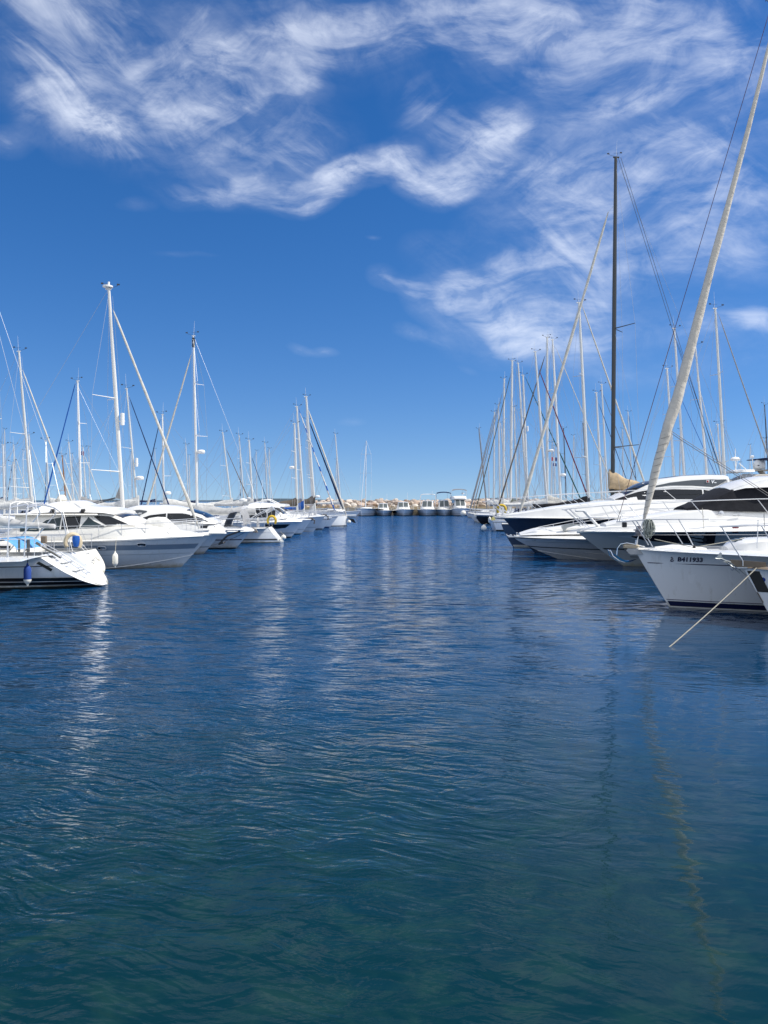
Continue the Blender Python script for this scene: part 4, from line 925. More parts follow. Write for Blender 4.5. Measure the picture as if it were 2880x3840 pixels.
far_sailboat('sailing yacht with brown sail cover and dome radar half way up its mast', 75.0, 1, (1114,1888), (1104,1588), 7.4, bowX=PX(1246, 75), cover=canv['brown'], radar=[(.535,-1,'dome')], seed=1, group=GF, stripe=bootblue, L=11)
h = far_sailboat('sailing yacht with bright blue sail cover and blue-and-white spiral furled genoa', 80.3, 1, (1138,1894), (1113,1524), 7.4, stay=(1120,1533,1241,1876,canv['white'],6,canv['blue']), boomh=1.0, L=11, stripe=bootblue, seed=2, group=GF, foul=bluefoul, boom=False, fb=(1.05,1.05,1.3))
h.stripe(0, .12, bluefoul)
sail_cover(h, h.x(1140, 0), h.z(1909, 0), h.x(1062, 0), h.z(1908, 0), 1.15, .18, .2, canv['blue'], seed=4); mb = MB(); mb.tube([(h.x(1140,0),0,h.z(1908,0)), (h.x(1060,0),0,h.z(1908,0))], .07, 6); mb.build('boom', alu, h.root)
h = Hull('sailing_yacht', 'plumb-bowed white sailing yacht at the open end of the row, with bowsprit', 'sailboat', GF, 86.0, 1, 1302, 12.5, 4.0, (1.15,1.12,1.16), rake=.02, srake=-.4, pw=(2.6,.8), fl=(.05,.1))
h.hull(offwhite, 22); h.deck(white); h.stripe(.05, .12, bootblue); coachroof(h, -9.5, -4.2, .5); h.railing(-12, -.3, .65, [-11.8,-10,-8,-6.2,-4.4,-2.6,-1,-.4], mids=(.5,), fwd=.2, single=False, r=.02)
rig(h, (1180,1905), (1148,1487), 8.4, alu, spr=(.31,.62), stay=(1157,1540,1290,1908,canv['cream'],7), boom=(3.2,1.2,1.15), cover=canv['brown'], radar=[(.155,1,'dome')])
st2 = [(1160,1584),(1287,1905)]; furled(h, (h.x(1161,0),0,h.z(1584,0)), (h.x(1284,0),0,h.z(1905,0)), .05, .10, canv['navy'])
mb = MB(); mb.tube([(-.6,0,1.22),(1.0,0,1.24)], .07, 8); mb.build('bowsprit', white, h.root)
mb = MB(); mb.prism([(.0,-.22,.95),(.75,-.16,.8),(.98,-.1,.35),(.62,-.1,.45),(.3,-.2,.75)], (0,.34,0)); mb.build('outboard', black, h.root, label='black outboard hung off the bow')
fender('small white ball fender at the stem of the plumb-bowed yacht', (PX(1309,85.6),85.6,PZ(1957,85.6)), .20, 0, fendw, (PX(1302,86),86,1.1), ball=True)

# ---- bow-on boats moored at the breakwater (bow towards us) ---------------------------------------
GB = 'motorboats moored bow-out along the breakwater'
def end_boat(label, px, ytop, wpx, D=147.5, kind='cabin', roof=None, hullm=None, arch=False, bimini=None, cover=None, yaw=0, L=7.5, fb=(1.0,1.05,1.25), fly=False, name='moored_motorboat', cat='motorboat', mt=None, ws2=True):
    B = (wpx + 7) * D / FPX
    h = Hull(name, label, cat, GB, D, 1, 0, L, B, fb, rake=.9, kind='motor' if kind != 'sail' else 'sail', bowX=0)
    h.root.location = (PX(px, D), D, 0); h.root.rotation_euler = (0, 0, R(-90 + yaw))
    h.hull(hullm or offwhite, 18); h.deck(white, .06, n=12); h.tuberail(white, .05, .01, -.02); h.stripe(.0, .09, antif); h.stripe(.42, .47, MATS['seam_grey'], 'hull_seam')
    zt = PZ(ytop, D + 3); z0 = h.sheer(.6)
    if kind == 'cabin':
        Q = Shell(h, [(-L*.86, B*.34, B*.24, z0-.02, zt-.06), (-L*.55, B*.34, B*.24, z0-.02, zt), (-L*.45, B*.34, B*.235, z0-.02, zt-.10), (-L*.36, B*.31, B*.24, z0-.02, z0+.45), (-L*.22, B*.22, B*.16, z0-.02, z0+.25), (-L*.13, B*.1, B*.06, z0, z0+.1)], white, 'cabin', dense=5)
        if ws2:
            for sd in (1, -1):
                mb = MB(); rows = []
                for i in range(5):
                    x = lerp(-L*.448, -L*.365, i/4); wb, wt, zb, z1 = Q.v(x); rows.append([Vector((x, sd*wt*k, z1 + Q.camber*(1-k*k) + .02)) for k in (.06, .3, .6, .93)])
                mb.grid(rows); mb.build('windscreen_pane', mat('hazy_glass', (.085,.10,.10), .08), h.root)
        Q.panel([(-L*.82, z0+.5, zt-.2), (-L*.5, z0+.5, zt-.16), (-L*.44, z0+.5, z0+.62)], glass, 'side_window')
    h.railing(-L*.55, -.05, .55, [-L*.5,-L*.38,-L*.26,-L*.15,-.4], lean=.12, mids=(), fwd=.15, single=False, r=.022)
    if fly:
        F_ = Shell(h, [(-L*.9, B*.36, B*.34, zt, zt+.55), (-L*.5, B*.36, B*.33, zt, zt+.6), (-L*.42, B*.3, B*.25, zt, zt+.2)], white, 'flybridge')
        mb = MB(); mb.lathe([(.05,-.1),(.3,-.08),(.32,.06),(.1,.14)], (-L*.6, B*.2, zt+1.15), 12); mb.tube([(-L*.6,B*.2,zt+.5),(-L*.6,B*.2,zt+1.05)], .05, 6); mb.build('radar_dome', plastic, h.root)
    if arch: mb = MB(); mb.tube([Vector((-L*.62, y*B*.37, z)) for y, z in ((1, z0+.3), (.98, arch-.5), (.88, arch-.08), (.7, arch), (0, arch+.04), (-.7, arch), (-.88, arch-.08), (-.98, arch-.5), (-1, z0+.3))], .07, 8); mb.build('roll_bar', white, h.root)
    if bimini:
        zt2, bm_ = bimini; mb = MB(); mb.grid([[Vector((x_, y*B*.36, zt2 - .22*abs(y)**2.5 - .05*((x_+L*.62)/1.0)**2)) for y in (-1,-.8,-.4,0,.4,.8,1)] for x_ in (-L*.62-1, -L*.62, -L*.62+1)]); mb.grid([[Vector((-L*.62+1.0, y*B*.36, zt2 - .22*abs(y)**2.5 - .05)) for y in (-1,-.8,-.4,0,.4,.8,1)], [Vector((-L*.62+1.03, y*B*.36, zt2 - .22*abs(y)**2.5 - .23)) for y in (-1,-.8,-.4,0,.4,.8,1)]]); mb.build('bimini_top', bm_, h.root)
        mb = MB()
        for y in (-1, 1):
            for x_ in (-L*.62-.9, -L*.62+.9): mb.tube([(x_, y*B*.36, zt2-.25), (-L*.62, y*B*.37, zt)], .025, 5)
        mb.build('bimini_frame', steel, h.root)
    if cover:
        mb = MB(); mb.grid([[h.at(x_, z_, cover[0], .03 + .03*math.sin(x_*9 + z_*7)) for z_ in (.45, .7, .95, h.sheer(.7)+.02)] for x_ in [-L*.75 + i*L*.045 for i in range(12)]]); mb.build('side_cover', cover[1], h.root)
    mb = MB(); mb.tube([(-L*.6, B*.2, zt), (-L*.62, B*.2, zt+1.9)], .022, 4); mb.build('aerial', wirew, h.root)
    return h
end_boat('small white cabin boat with grey-tinted hull, moored beside the lone two-spreader mast', 1437, 1888, 64, fb=(.9,.95,1.1))
end_boat('white cabin boat with a black cloth hung over its bow shoulder', 1514, 1883, 76, cover=(-1, canv['black']), fb=(1.0,1.05,1.3), D=148)
end_boat('white cabin boat with tall white roll bar and two-part windscreen', 1596, 1878, 74, arch=PZ(1853, 150), yaw=-9, D=148.5, fb=(1.05,1.1,1.3))
end_boat('white sport fisher with raised navy bimini top', 1670, 1876, 68, bimini=(PZ(1843, 151), canv['navy']), D=149)
end_boat('white flybridge cruiser with grey bimini and round radar dome', 1738, 1872, 72, bimini=(PZ(1832, 150), canv['grey']), fly=True, D=147, yaw=4, fb=(1.2,1.3,1.5), L=9)
h = end_boat('bare white sailing hull bow-out at the breakwater with a tall thin mast', 1352, 1896, 66, kind='sail', fb=(1.25,1.3,1.5), name='moored_sailing_boat', cat='sailboat', D=146, yaw=-14)
Shell(h, [(-5.6,.9,.8,1.25,1.6),(-3,.8,.7,1.25,1.65),(-1.4,.4,.3,1.3,1.4)], white, 'coachroof')
def frontrig(h, px, ytop, wpx, x=-3.6, sprs=(.52, .80)):
    D = h.D; zt = PZ(ytop, D); mb = MB(); r = wpx*D/FPX/2; mb.tube([(x,0,1.4), (x-.5,0,zt)], [r, r*.7], 8); m_ = mb.build('mast', wirew, h.root); mb = MB()
    for f in sprs: zc = lerp(1.4, zt, f); mb.tube([(x-.5*f, -1.1, zc), (x-.5*f, 1.1, zc)], r*.35, 4)
    mb.build('spreaders', wirew, m_); mb = MB(); w = .018
    for sd in (1, -1): mb.tube([(x, sd*1.3, 1.4), (x-.5*sprs[0], sd*1.1, lerp(1.4,zt,sprs[0])), (x-.5*sprs[1], sd*1.0, lerp(1.4,zt,sprs[1])), (x-.5, 0, zt)], w, 4)
    mb.tube([(x-.4, 0, zt*.93), (-.2, 0, 1.5)], w*3, 5); mb.build('standing_rigging', wirew, h.root)
frontrig(h, 1340, 1646, 4)
far_sailboat('thin-masted sailboat far off just short of the rocks, two pairs of spreaders', 133.0, 1, (1275,1860), (1257,1628), 4.2, L=9, spr=(.36,.66), J=3.6, seed=3, sweep=.1)

# ================================================================== the other side of the fairway (bows towards -X)
# ---- two far white hulls and the black one --------------------------------------------------------
far_sailboat('outermost grey-white sailing hull of the dense row of masts, pole-straight mast', 111.0, -1, (1852,1854), (1854,1545), 4.4, stay=(1852,1560,1767,1890,canv['grey'],4), L=10.5, spr=(.33,.66), seed=11, group=GF, stripe=bootblue)
far_sailboat('round-bowed white sailing boat next inside the outermost hull', 105.0, -1, (1874,1844), (1869,1518), 5.0, stay=(1865,1530,1771,1885,canv['grey'],4), L=10.5, seed=12, group=GF)
far_sailboat('white sailing boat with tall mast directly outside the black hull', 100.0, -1, (1887,1837), (1891,1420), 6.4, stay=(1883,1475,1780,1885,canv['grey'],4), L=11, seed=13, group=GF)
h = far_sailboat('black-hulled sailing yacht with white sheer and pale fenders', 95.0, -1, (1915,1827), (1921,1352), 8.0, stay=(1915,1405,1790,1890,canv['khaki'],4), L=12, hullm=blackhull, cover=canv['khaki'], seed=14, group=GF, radar=None)
h.stripe(-.14, .0, white, rel=True, off=.012)
fender('cream sausage fender against the black hull', (PX(1836,92.9),92.9,PZ(1950,92.9)), .17, .7, fendw, (PX(1836,93),93,1.45))
fender('cream fender hanging at the stem of the black hull', (PX(1783,95),95,PZ(1935,95)), .18, .5, fendw, (PX(1792,95),95,1.35))
fender('round white fender low in front of the outermost grey-white hull', (PX(1737,112),112,PZ(1925,112)), .42, 0, fendw, (PX(1750,112),112,1.6), ball=True)
h = far_sailboat('white sailing yacht stern-out with black waterline and ball fender, behind the slate-blue stem', 72.5, 1, (2047,1844), (2007,1318), 8.0, stay=(2021,1386,2187,1817,canv['maroon'],5), bowX=PX(1842,72.5)+11.0, L=11.0, stripe=blackst, seed=15, group=GF, fb=(1.0,1.0,1.3), cover=canv['white'])
h.stripe(0, .14, blackst)
mb = MB(); mb.prism([(h.xs(1)-.02,-1.1,1.0),(h.xs(1)-.02,1.1,1.0),(h.xs(0)-.04,.95,.05),(h.xs(0)-.04,-.95,.05)], (-.03,0,0)); mb.build('transom', white, h.root)
fender('grey-white ball fender at the stern beside the black waterline', (PX(1814,71.6),71.6,PZ(1980,71.6)), .27, 0, fendw, (PX(1826,71.8),71.8,.75), ball=True)
fender('yellow ball fender on the stern quarter of the stern-out yacht', (PX(1850,73),73,PZ(1947,73)), .2, 0, mat('yellow_vinyl',(.75,.65,.2),.5), (PX(1856,73),73,1.3), ball=True)
horseshoe('orange-yellow lifebuoy seen through the rails ahead of the navy-hulled yacht', h, -L_ if (L_ := 10.2) else 0, h.ns*1.2, h.z(1912,1.2), 1.5, canv['yellow'])
far_sailboat('sailing boat with a dark furled genoa slanting low across its neighbours', 79.0, -1, (2052,1837), (2052,1264), 8.4, stay=(2043,1336,1876,1878,canv['brown'],6), L=11.5, cover=canv['cream'], seed=16, group=GF, boomh=1.4, radar=[(.37,-1,'dome')])
# ---- slate-blue racing yacht with black mast ------------------------------------------------------
h = Hull('sailing_yacht', 'slate-blue sailing yacht with towering black mast and tan sail cover', 'sailboat', GF, 47.0, -1, 1880, 16.0, 4.4, (1.45,1.38,1.42), rake=.72, stem=1.25, srake=-.5)
h.hull(slate, 28); h.deck(white); h.stripe(0, .15, greyhull, 'waterline_stripe'); coachroof(h, -12.5, -5, .45)
h.railing(-15.5, -.3, .65, [-15.2,-13,-11,-9,-7,-5,-3.2,-1.6,-.6], mids=(.5,), r=.015)
Bz, T, mast = rig(h, (2298,1765), (2309,588), 16.5, carbon, spr=(.205,.53), stay=(2281,795,1952,1912,canv['cream'],13), sweep=1.1, sprlen=1.5)
sail_cover(h, h.x(2283,0), h.z(1832,0), h.x(2470,0), h.z(1842,0), 1.32, .45, .30, canv['tan'], n=24, seed=33, wr=.04)
mb = MB(); mb.tube([(h.x(2283,0),0,h.z(1842,0)), (h.x(2500,0),0,h.z(1846,0))], .11, 8); mb.build('boom', carbon, h.root)
mb = MB()
for a_ in ((2318,590),(2328,590)):
    mb.tube([(h.x(a_[0],0),0,h.z(a_[1],0)), (h.x(a_[0]+ (2700-2318),0),0,h.z(1800,0))], .014, 4)
mb.build('backstays', wired, h.root)
# ---- navy-hulled motor yacht -----------------------------------------------------------------------
h = Hull('motor_yacht', 'navy-hulled express motor yacht with white topsides, long dark windows and a V badge', 'motor yacht', GF, 42.0, -1, 1884, 14.2, 4.0, (1.95,1.95,1.92), rake=1.75, kind='motor', fl=(.12,.62), pw=(2.9,.95))
h.hull(navy, 30); h.deck(white, .05, toe=0); h.tuberail(white, .05, .015, 0)
st = []
for px, yt, yb in ((2900,1873,1921),(2606,1874,1924),(2411,1876,1929),(2299,1880,1932),(2212,1889,1935),(2100,1902,1939),(1992,1920,1942),(1911,1932,1943),(1888,1941,1944)):
    x_ = h.x(px, 1.7); w_ = h.plan(h.u_of(x_)); st.append((x_, max(.03, w_-.01), max(.02, w_*.86), h.sheer(h.u_of(x_)), max(h.z(yt, w_), h.sheer(h.u_of(x_)) + .03)))
T1 = Shell(h, st, white, 'topsides', .05, .14)
h.side_panel(cols(h, [(2092,1966,1984),(2120,1960,1988),(2160,1962,1986),(2178,1968,1980)], 1.6), glass, 'hull_window')
R6 = shp(h, [(2316,1874,1880,1.2,1.0),(2350,1858,1880,1.4,1.15),(2390,1839,1880,1.5,1.2),(2434,1818,1879,1.55,1.22),(2500,1802,1878,1.58,1.22),(2591,1790,1877,1.6,1.22),(2681,1786,1876,1.6,1.22),(2745,1787,1876,1.6,1.22)], 1.55, 1.2, white, name='hardtop_saloon', camber=.12, round_=.16)
R6.panel(cols(h, [(2318,1872,1874),(2350,1860,1874),(2400,1844,1874),(2440,1837,1874)], 1.55), glass, 'windscreen_side')
R6.panel(cols(h, [(2446,1838,1873),(2530,1834,1872),(2636,1836,1872)], 1.55), glass, 'saloon_window'); R6.panel(cols(h, [(2642,1836,1872),(2711,1848,1872),(2724,1858,1871),(2735,1868,1870)], 1.55), glass, 'saloon_window')
R6.top(h.x(2322,0), h.x(2425,0), .93, .93, glass)
R6.panel(cols(h, [(2450,1824,1829),(2520,1809,1820),(2600,1800,1821),(2676,1797,1826),(2700,1798,1818),(2732,1797,1801)], 1.5), mat('dark_grey_panel',(.06,.07,.08),.3), 'roof_band', off=.018)
R6.panel(cols(h, [(2456,1829,1833),(2530,1822,1827),(2600,1822,1826),(2674,1827,1831)], 1.5), white, 'roof_arch', off=.03)
R6.top(h.x(2440,0), h.x(2700,0), .72, .72, MATS['dark_grey_panel'], 'sunroof')
srf2 = lambda x, z: Vector((x, h.ns*(R6.side(x, z) + .045), z))
text_on(h, 'V', h.x(2671,1.5), h.z(1812,1.5), .24, whiteink, h.ns, fwd=-1, surf=srf2, bold=.006, shear=.35, name='badge_letter'); text_on(h, 'CSR9', h.x(2682,1.5), h.z(1811,1.5), .062, whiteink, h.ns, fwd=-1, surf=srf2, name='badge_small_letters', bold=.003)
mb = MB(); c_ = srf2(h.x(2660,1.5), h.z(1805,1.5)); mb.rbox(c_, (.15,.03,.14), .01); lm = mb.build('side_light', plastic, h.root); mb = MB(); mb.rbox(c_ + Vector((.015, h.ns*.02, 0)), (.09,.02,.10), .008); mb.build('lens', redm, lm)
mb = MB()
for sd in (1, -1): mb.grid([[Vector((h.x(px, 1.4), sd*1.5*k_, h.z(y_, 1.4))) for k_, px, y_ in ((.80, a, b), (1.0, c, d_))] for a, b, c, d_ in ((2738,1795,2682,1830),(2752,1802,2700,1842),(2768,1815,2716,1848),(2782,1828,2730,1858))])
mb.grid([[Vector((h.x(px,1.2), y*1.2, h.z(y_,1.2))) for y in (-1,0,1)] for px, y_ in ((2736,1795),(2782,1828),(2790,1860))]); mb.build('cockpit_canvas', canv['grey'], h.root)
rl = [(1832,1882),(1860,1874),(1950,1866),(2050,1859),(2200,1848),(2264,1846),(2350,1840),(2433,1835),(2476,1831),(2560,1830),(2642,1831),(2690,1856)]
def yacht_rail(h, rl, posts, r=.017, inset=.12, mids=0.0, offw=None):
    mb = MB(); pp = {}
    for sd in (1, -1):
        pts = []
        for px, py in rl:
            x_ = h.x(px, 1.5); w_ = max(.12, h.plan(h.u_of(min(-.02, x_))) - inset) if x_ < -.05 else .12
            pts.append(Vector((x_, sd*w_, h.z(py, w_))))
        pp[sd] = pts; mb.tube(pts, r, 6)
    mb.tube([pp[1][0], Vector((pp[1][0].x + .12, 0, pp[1][0].z + .01)), pp[-1][0]], r, 6); mb.build('guard_rail', steel, h.root)
    for (tx, ty, bx_, by_) in posts:
        for sd in (1, -1):
            xt, xb_ = h.x(tx, 1.5), h.x(bx_, 1.5); wt_ = max(.12, h.plan(h.u_of(min(-.02, xt))) - inset) if xt < -.05 else .12; wb_ = max(.10, h.plan(h.u_of(min(-.02, xb_))) - inset*.8)
            q_ = MB(); q_.tube([Vector((xt, sd*wt_, h.z(ty, wt_))), Vector((xb_, sd*wb_, h.z(by_, wb_)))], r*.85, 6); q_.build('stanchion', steel, h.root)
yacht_rail(h, rl, [(1860,1874,1926,1928),(1846,1878,1905,1930),(1985,1862,2051,1914),(2125,1854,2180,1896),(2150,1852,2212,1898),(2264,1846,2302,1878),(2311,1843,2368,1888),(2476,1832,2532,1880),(2642,1831,2690,1874)])
# ---- small white sportsboat with teal stripe ---------------------------------------------------------
h = Hull('sports_boat', 'low white sports boat with thin dark teal stripe and sharp curved bow', 'motorboat', GF, 37.6, -1, 1925, 8.6, 2.6, (1.02,1.06,1.06), rake=2.15, kind='motor', stem=1.25, fl=(.10,.55))
teal = mat('dark_teal_stripe', (.012,.03,.045), .3)
h.hull(mat('greyish_white_hull', (.66,.68,.68), .25, coat=.4, var=.25, vscale=1.4, dirt=(.52,.54,.54)), 30, blackst); h.deck(white, .10, toe=0); h.tuberail(teal, .022, .012, -.04)  # hull is one greyish white, mottled at random
h.tuberail(white, .035, .0, .01, 'gunwale')
mb = MB(); mb2 = MB()
for sd in (1, -1):
    for b_, o_, z0, z1, th in ((mb, .008, .62, .42, .045), (mb2, .006, .84, .80, .012)):
        up, lo = [], []
        for i in range(25):
            t_ = i/24; x_ = lerp(-.55, -8.4, t_); z_ = lerp(z0, z1, t_**.7); lo.append(h.at(x_, z_-th/2, sd, o_)); up.append(h.at(x_, z_+th/2, sd, o_))
        b_.grid([lo, up])
mb.build('hull_stripe', teal, h.root); mb2.build('hull_seam', MATS['seam_grey'], h.root)
mb = MB()
for sd in (1, -1):
    mb.tube([h.at(lerp(-1.2, -3.9, i/10), .40 - .38*(i/10)**.9, sd, .012) for i in range(11)], .016, 5); mb.tube([h.at(lerp(-3.3, -8, i/10), .36 - .34*(i/10)**.9, sd, .012) for i in range(11)], .016, 5)
mb.build('spray_rail', white, h.root)
text_on(h, 'mirabe', h.x(2002,1.0), h.z(2029,1.0), .07, greyink, h.ns, fwd=-1, name='faded_name', shear=.3)
C1_ = shp(h, [(1962,2005,2010,.4,.25),(1990,1996,2008,.7,.45),(2020,1988,2006,.95,.7),(2107,1980,2004,1.1,.85),(2200,1974,2003,1.15,.9),(2330,1972,2003,1.15,.9)], 1.1, .85, white, name='foredeck', camber=.08)
yacht_rail(h, [(2018,1988),(2060,1979),(2116,1970),(2200,1955),(2311,1943)], [(2060,1979,2062,1986),(2116,1970,2118,1982),(2200,1955,2202,1978),(2290,1946,2292,1975)], r=.015)
mb = MB(); mb.rbox((.0,0,1.06), (.5,.14,.07), .02); mb.tube([(.12,0,1.10),(.30,0,1.12),(.34,0,1.2)], .03, 6); mb.lathe([(.02,-.05),(.07,-.04),(.07,.05),(.02,.06)], (.12,0,1.12), 8, 'y'); mb.build('bow_roller', steel, h.root)
for x_ in (-.15,-.75): mb = MB(); mb.lathe([(.03,0),(.03,.12),(.045,.15),(.02,.17)], (x_,.1,1.12), 8); mb.build('bollard', steel, h.root)
e = empty('mooring_line', h.root.location, math.pi); tag(e, 'white rope laid along the foredeck of the low sports boat', 'rope'); mb = MB()
mb.tube([(-.8,.1,1.22),(-1.3,.45,1.18),(-1.6,.62,1.24),(-2.2,.85,1.10),(-3.4,1.15,.98)], .022, 6); mb.build('line', rope_m, e)
e = empty('anchor', (PX(2140,36.6), 36.6, PZ(1978,36.6))); tag(e, 'grey plough anchor lying on the sports boat foredeck', 'anchor'); mb = MB()
mb.prism([(-.42,0,.06),(-.30,0,-.22),(-.18,0,-.02),(.3,0,.10),(.5,0,.04),(.4,0,.16),(-.1,0,.14)], (0,.12,0)); mb.tube([(-.35,.06,-.1),(.0,.06,-.26),(.25,.06,-.36)], .03, 6); mb.build('fluke', MATS['dark_galvanised'] if False else mat('galvanised', (.42,.44,.43), .45, metal=.7), e)

# ---- grey-green hulled motor yacht with black windscreen cover ---------------------------------------
h = Hull('motor_yacht', 'grey-green hulled motor yacht with fitted black windscreen cover and black hull window', 'motor yacht', GF, 33.4, -1, 2165, 12.5, 3.9, (1.72,1.66,1.50), rake=2.0, kind='motor', stem=1.12, fl=(.12,.60), pw=(2.8,.95))
h.hull(darkgreyhull, 32, blackst); h.deck(white, .05, toe=0); h.tuberail(mat('pale_moulding',(.62,.66,.62),.3), .045, .01, -.03)
st = []
for px, yt in ((3100,1948),(2880,1956),(2772,1958),(2651,1960),(2500,1964),(2400,1970),(2311,1975),(2250,1981),(2200,1986),(2172,1990)):
    x_ = h.x(px, 1.6); u_ = h.u_of(x_); w_ = h.plan(u_); st.append((x_, max(.03,w_-.01), max(.02,w_*.9), h.sheer(u_), max(h.z(yt, w_), h.sheer(u_)+.03)))
Shell(h, st, white, 'bulwark', .03, .09)
st = []
for px, yt in ((3100,1905),(2880,1915),(2772,1912),(2651,1912),(2560,1922),(2455,1938),(2400,1948),(2345,1957),(2300,1968)):
    x_ = h.x(px, 1.5); u_ = h.u_of(x_); w_ = h.plan(u_)*.84; st.append((x_, max(.03,w_), max(.02,w_*.86), h.sheer(u_)+.05, max(h.z(yt, w_), h.sheer(u_)+.10)))
Shell(h, st, white, 'cabin_trunk', .06, .12)
R8 = shp(h, [(2600,1908,1916,.9,.7),(2640,1895,1916,1.2,1.0),(2700,1865,1916,1.4,1.15),(2757,1836,1918,1.45,1.2),(2880,1812,1920,1.5,1.2),(3050,1805,1922,1.5,1.2)], 1.45, 1.15, canv['black'], name='windscreen_cover', camber=.10, round_=.15, label='fitted black fabric cover over the windscreen')
R8b = shp(h, [(2752,1836,1842,1.15,1.05),(2800,1816,1830,1.3,1.2),(2880,1796,1827,1.42,1.25),(3050,1788,1825,1.45,1.25)], 1.4, 1.2, white, name='hardtop', camber=.12, round_=.10)
h.side_panel(cols(h, [(2389,2014,2017),(2440,2007,2031),(2500,2002,2035),(2560,1999,2038),(2681,1998,2041)], 1.75), glass, 'hull_window')
h.side_panel(cols(h, [(2340,2014,2016),(2375,2010,2020),(2400,2009,2024),(2440,2012,2027)], 1.6), mat('panel_light',(.45,.48,.48),.3), 'hull_recess', off=.006)
h.stripe(.78-.06, .78, blackst, off=.007, u0=.3, u1=.985, label='dark stripe below the hull window'); h.stripe(.40, .43, blackst, off=.007, u1=.93)
h.side_panel(cols(h, [(2745,1976,1998),(2769,1976,1999)], 1.9), canv['maroon'], 'hull_vent')
mb = MB(); mb.rbox((h.x(2343,1.2), h.ns*1.15, h.z(1968,1.2)), (.19,.12,.22), .02); mb.build('deck_box', blackst, h.root)
mb = MB(); mb.lathe([(.06,-.03),(.11,-.02),(.11,.03),(.05,.05)], (h.x(2699,1.4), h.ns*1.53, h.z(1925,1.4)), 14, 'y'); mb.lathe([(.03,.04),(.05,.05),(.02,.06)], (h.x(2699,1.4), h.ns*1.56, h.z(1925,1.4)), 10, 'y'); mb.build('deck_light', steel, h.root)
mb = MB(); mb.tube([(h.x(2747,1.5), h.ns*1.5, h.z(1929,1.5)), (h.x(2782,1.5), h.ns*1.5, h.z(1928,1.5))], .02, 6); mb.tube([(h.x(2757,1.5), h.ns*1.5, h.z(1929,1.5)), (h.x(2757,1.5), h.ns*1.5, h.z(1936,1.5))], .02, 6); mb.tube([(h.x(2772,1.5), h.ns*1.5, h.z(1929,1.5)), (h.x(2772,1.5), h.ns*1.5, h.z(1936,1.5))], .02, 6); mb.build('cleat', steel, h.root)
yacht_rail(h, [(2150,1912),(2165,1908),(2214,1904),(2311,1895),(2448,1889),(2585,1880),(2700,1875),(2823,1871),(3000,1868)], [(2152,1912,2222,1972),(2168,1908,2240,1976),(2311,1896,2351,1952),(2368,1892,2412,1944),(2588,1881,2633,1938),(2826,1872,2865,1924)], r=.019)
mb = MB()
for y in (.10, .24): mb.tube([Vector((h.x(2152,0)+.02, y*s_, h.z(1912,0))) if False else Vector((h.x(px,0), y, h.z(py,0))) for px, py, s_ in ((2155,1915,1),(2185,1915,1),(2243,1978,1))], .05, 8)
mb.build('bow_roller_guard', white, h.root)
mb = MB(); mb.tube([(h.x(2175,1.0), h.ns*.9, h.z(1940,.9)), (h.x(2300,1.3), h.ns*1.2, h.z(1941,1.2)), (h.x(2380,1.5), h.ns*1.4, h.z(1936,1.4))], .015, 5); mb.build('lifeline', steel, h.root)
horse = None
fender('dark grey teardrop fender lowered against the black hull window', (PX(2642,31.3),31.3,PZ(2024,31.3)), .10, .16, canv['dark'], (PX(2634,31.4),31.4,PZ(1905,31.4)))
e = empty('mooring_line', (0,0,0)); tag(e, 'black line hanging straight down from the grey-green yacht rail post', 'rope'); mb = MB(); mb.tube([(PX(2865,31.3),31.3,PZ(1926,31.3)), (PX(2868,31.25),31.25,PZ(2010,31.25))], .012, 5); mb.build('line', wired, e)

# ---- flybridge yacht with satellite dome, beyond the navy yacht ----------------------------------------
h = Hull('motor_yacht', 'tall beige flybridge yacht with big white satellite dome behind the black-covered windscreen', 'motor yacht', None, 57.0, -1, 2690, 15.0, 4.6, (1.6,1.6,1.9), rake=1.6, kind='motor')
h.hull(offwhite, 20); h.deck(white, .05)
beige = mat('beige_gelcoat', (.60,.55,.47), .35, var=.2, vscale=1.5)
shp(h, [(2745,1880,1905,1.2,.9),(2790,1835,1905,1.9,1.6),(3150,1830,1905,2.0,1.8)], 1.9, 1.7, white, name='saloon')
shp(h, [(2776,1806,1840,1.5,1.3),(2810,1798,1838,1.9,1.6),(2850,1780,1838,1.9,1.7),(3100,1775,1838,1.9,1.7)], 1.9, 1.6, beige, name='flybridge')
shp(h, [(2765,1766,1770,1.2,1.1),(2790,1762,1770,1.6,1.5),(2832,1761,1769,1.6,1.5)], 1.6, 1.5, white, name='hardtop', camber=.05, round_=.05)
mb = MB(); mb.grid([[Vector((h.x(px,1.4), h.ns*(1.5 + .05*math.sin(i*2.3)), h.z(y_,1.4))) for y_ in (1776, 1796, 1816)] for i, px in enumerate((2779,2784,2789,2794,2799,2804,2809,2814))]); mb.build('side_curtain', canv['ltgrey'], h.root, 60)
mb = MB()
for px in (2775,2818): mb.tube([(h.x(px,1.4), h.ns*1.5, h.z(1768,1.4)), (h.x(px,1.4), h.ns*1.5, h.z(1815,1.4))], .03, 6)
mb.build('hardtop_leg', steel, h.root)
c_ = Vector((h.x(2848,0), 0, h.z(1745,0))); mb = MB(); mb.lathe([(.15,-.30),(.36,-.28),(.41,-.18),(.42,.05),(.36,.28),(.22,.42),(.02,.47)], c_, 20); dm = mb.build('satellite_dome', plastic, h.root, 60)
mb = MB(); mb.rbox(c_ + Vector((.22, h.ns*.36, -.02)), (.2,.02,.06), .005); mb.build('dome_label', ink, h.root)
mb = MB(); mb.rbox(c_ + Vector((0,0,-.38)), (1.2,1.2,.10), .03); mb.tube([c_ + Vector((0,0,-.4)), c_ + Vector((-.6,0,-1.0))], .16, 6); mb.build('dome_bracket', beige, h.root)
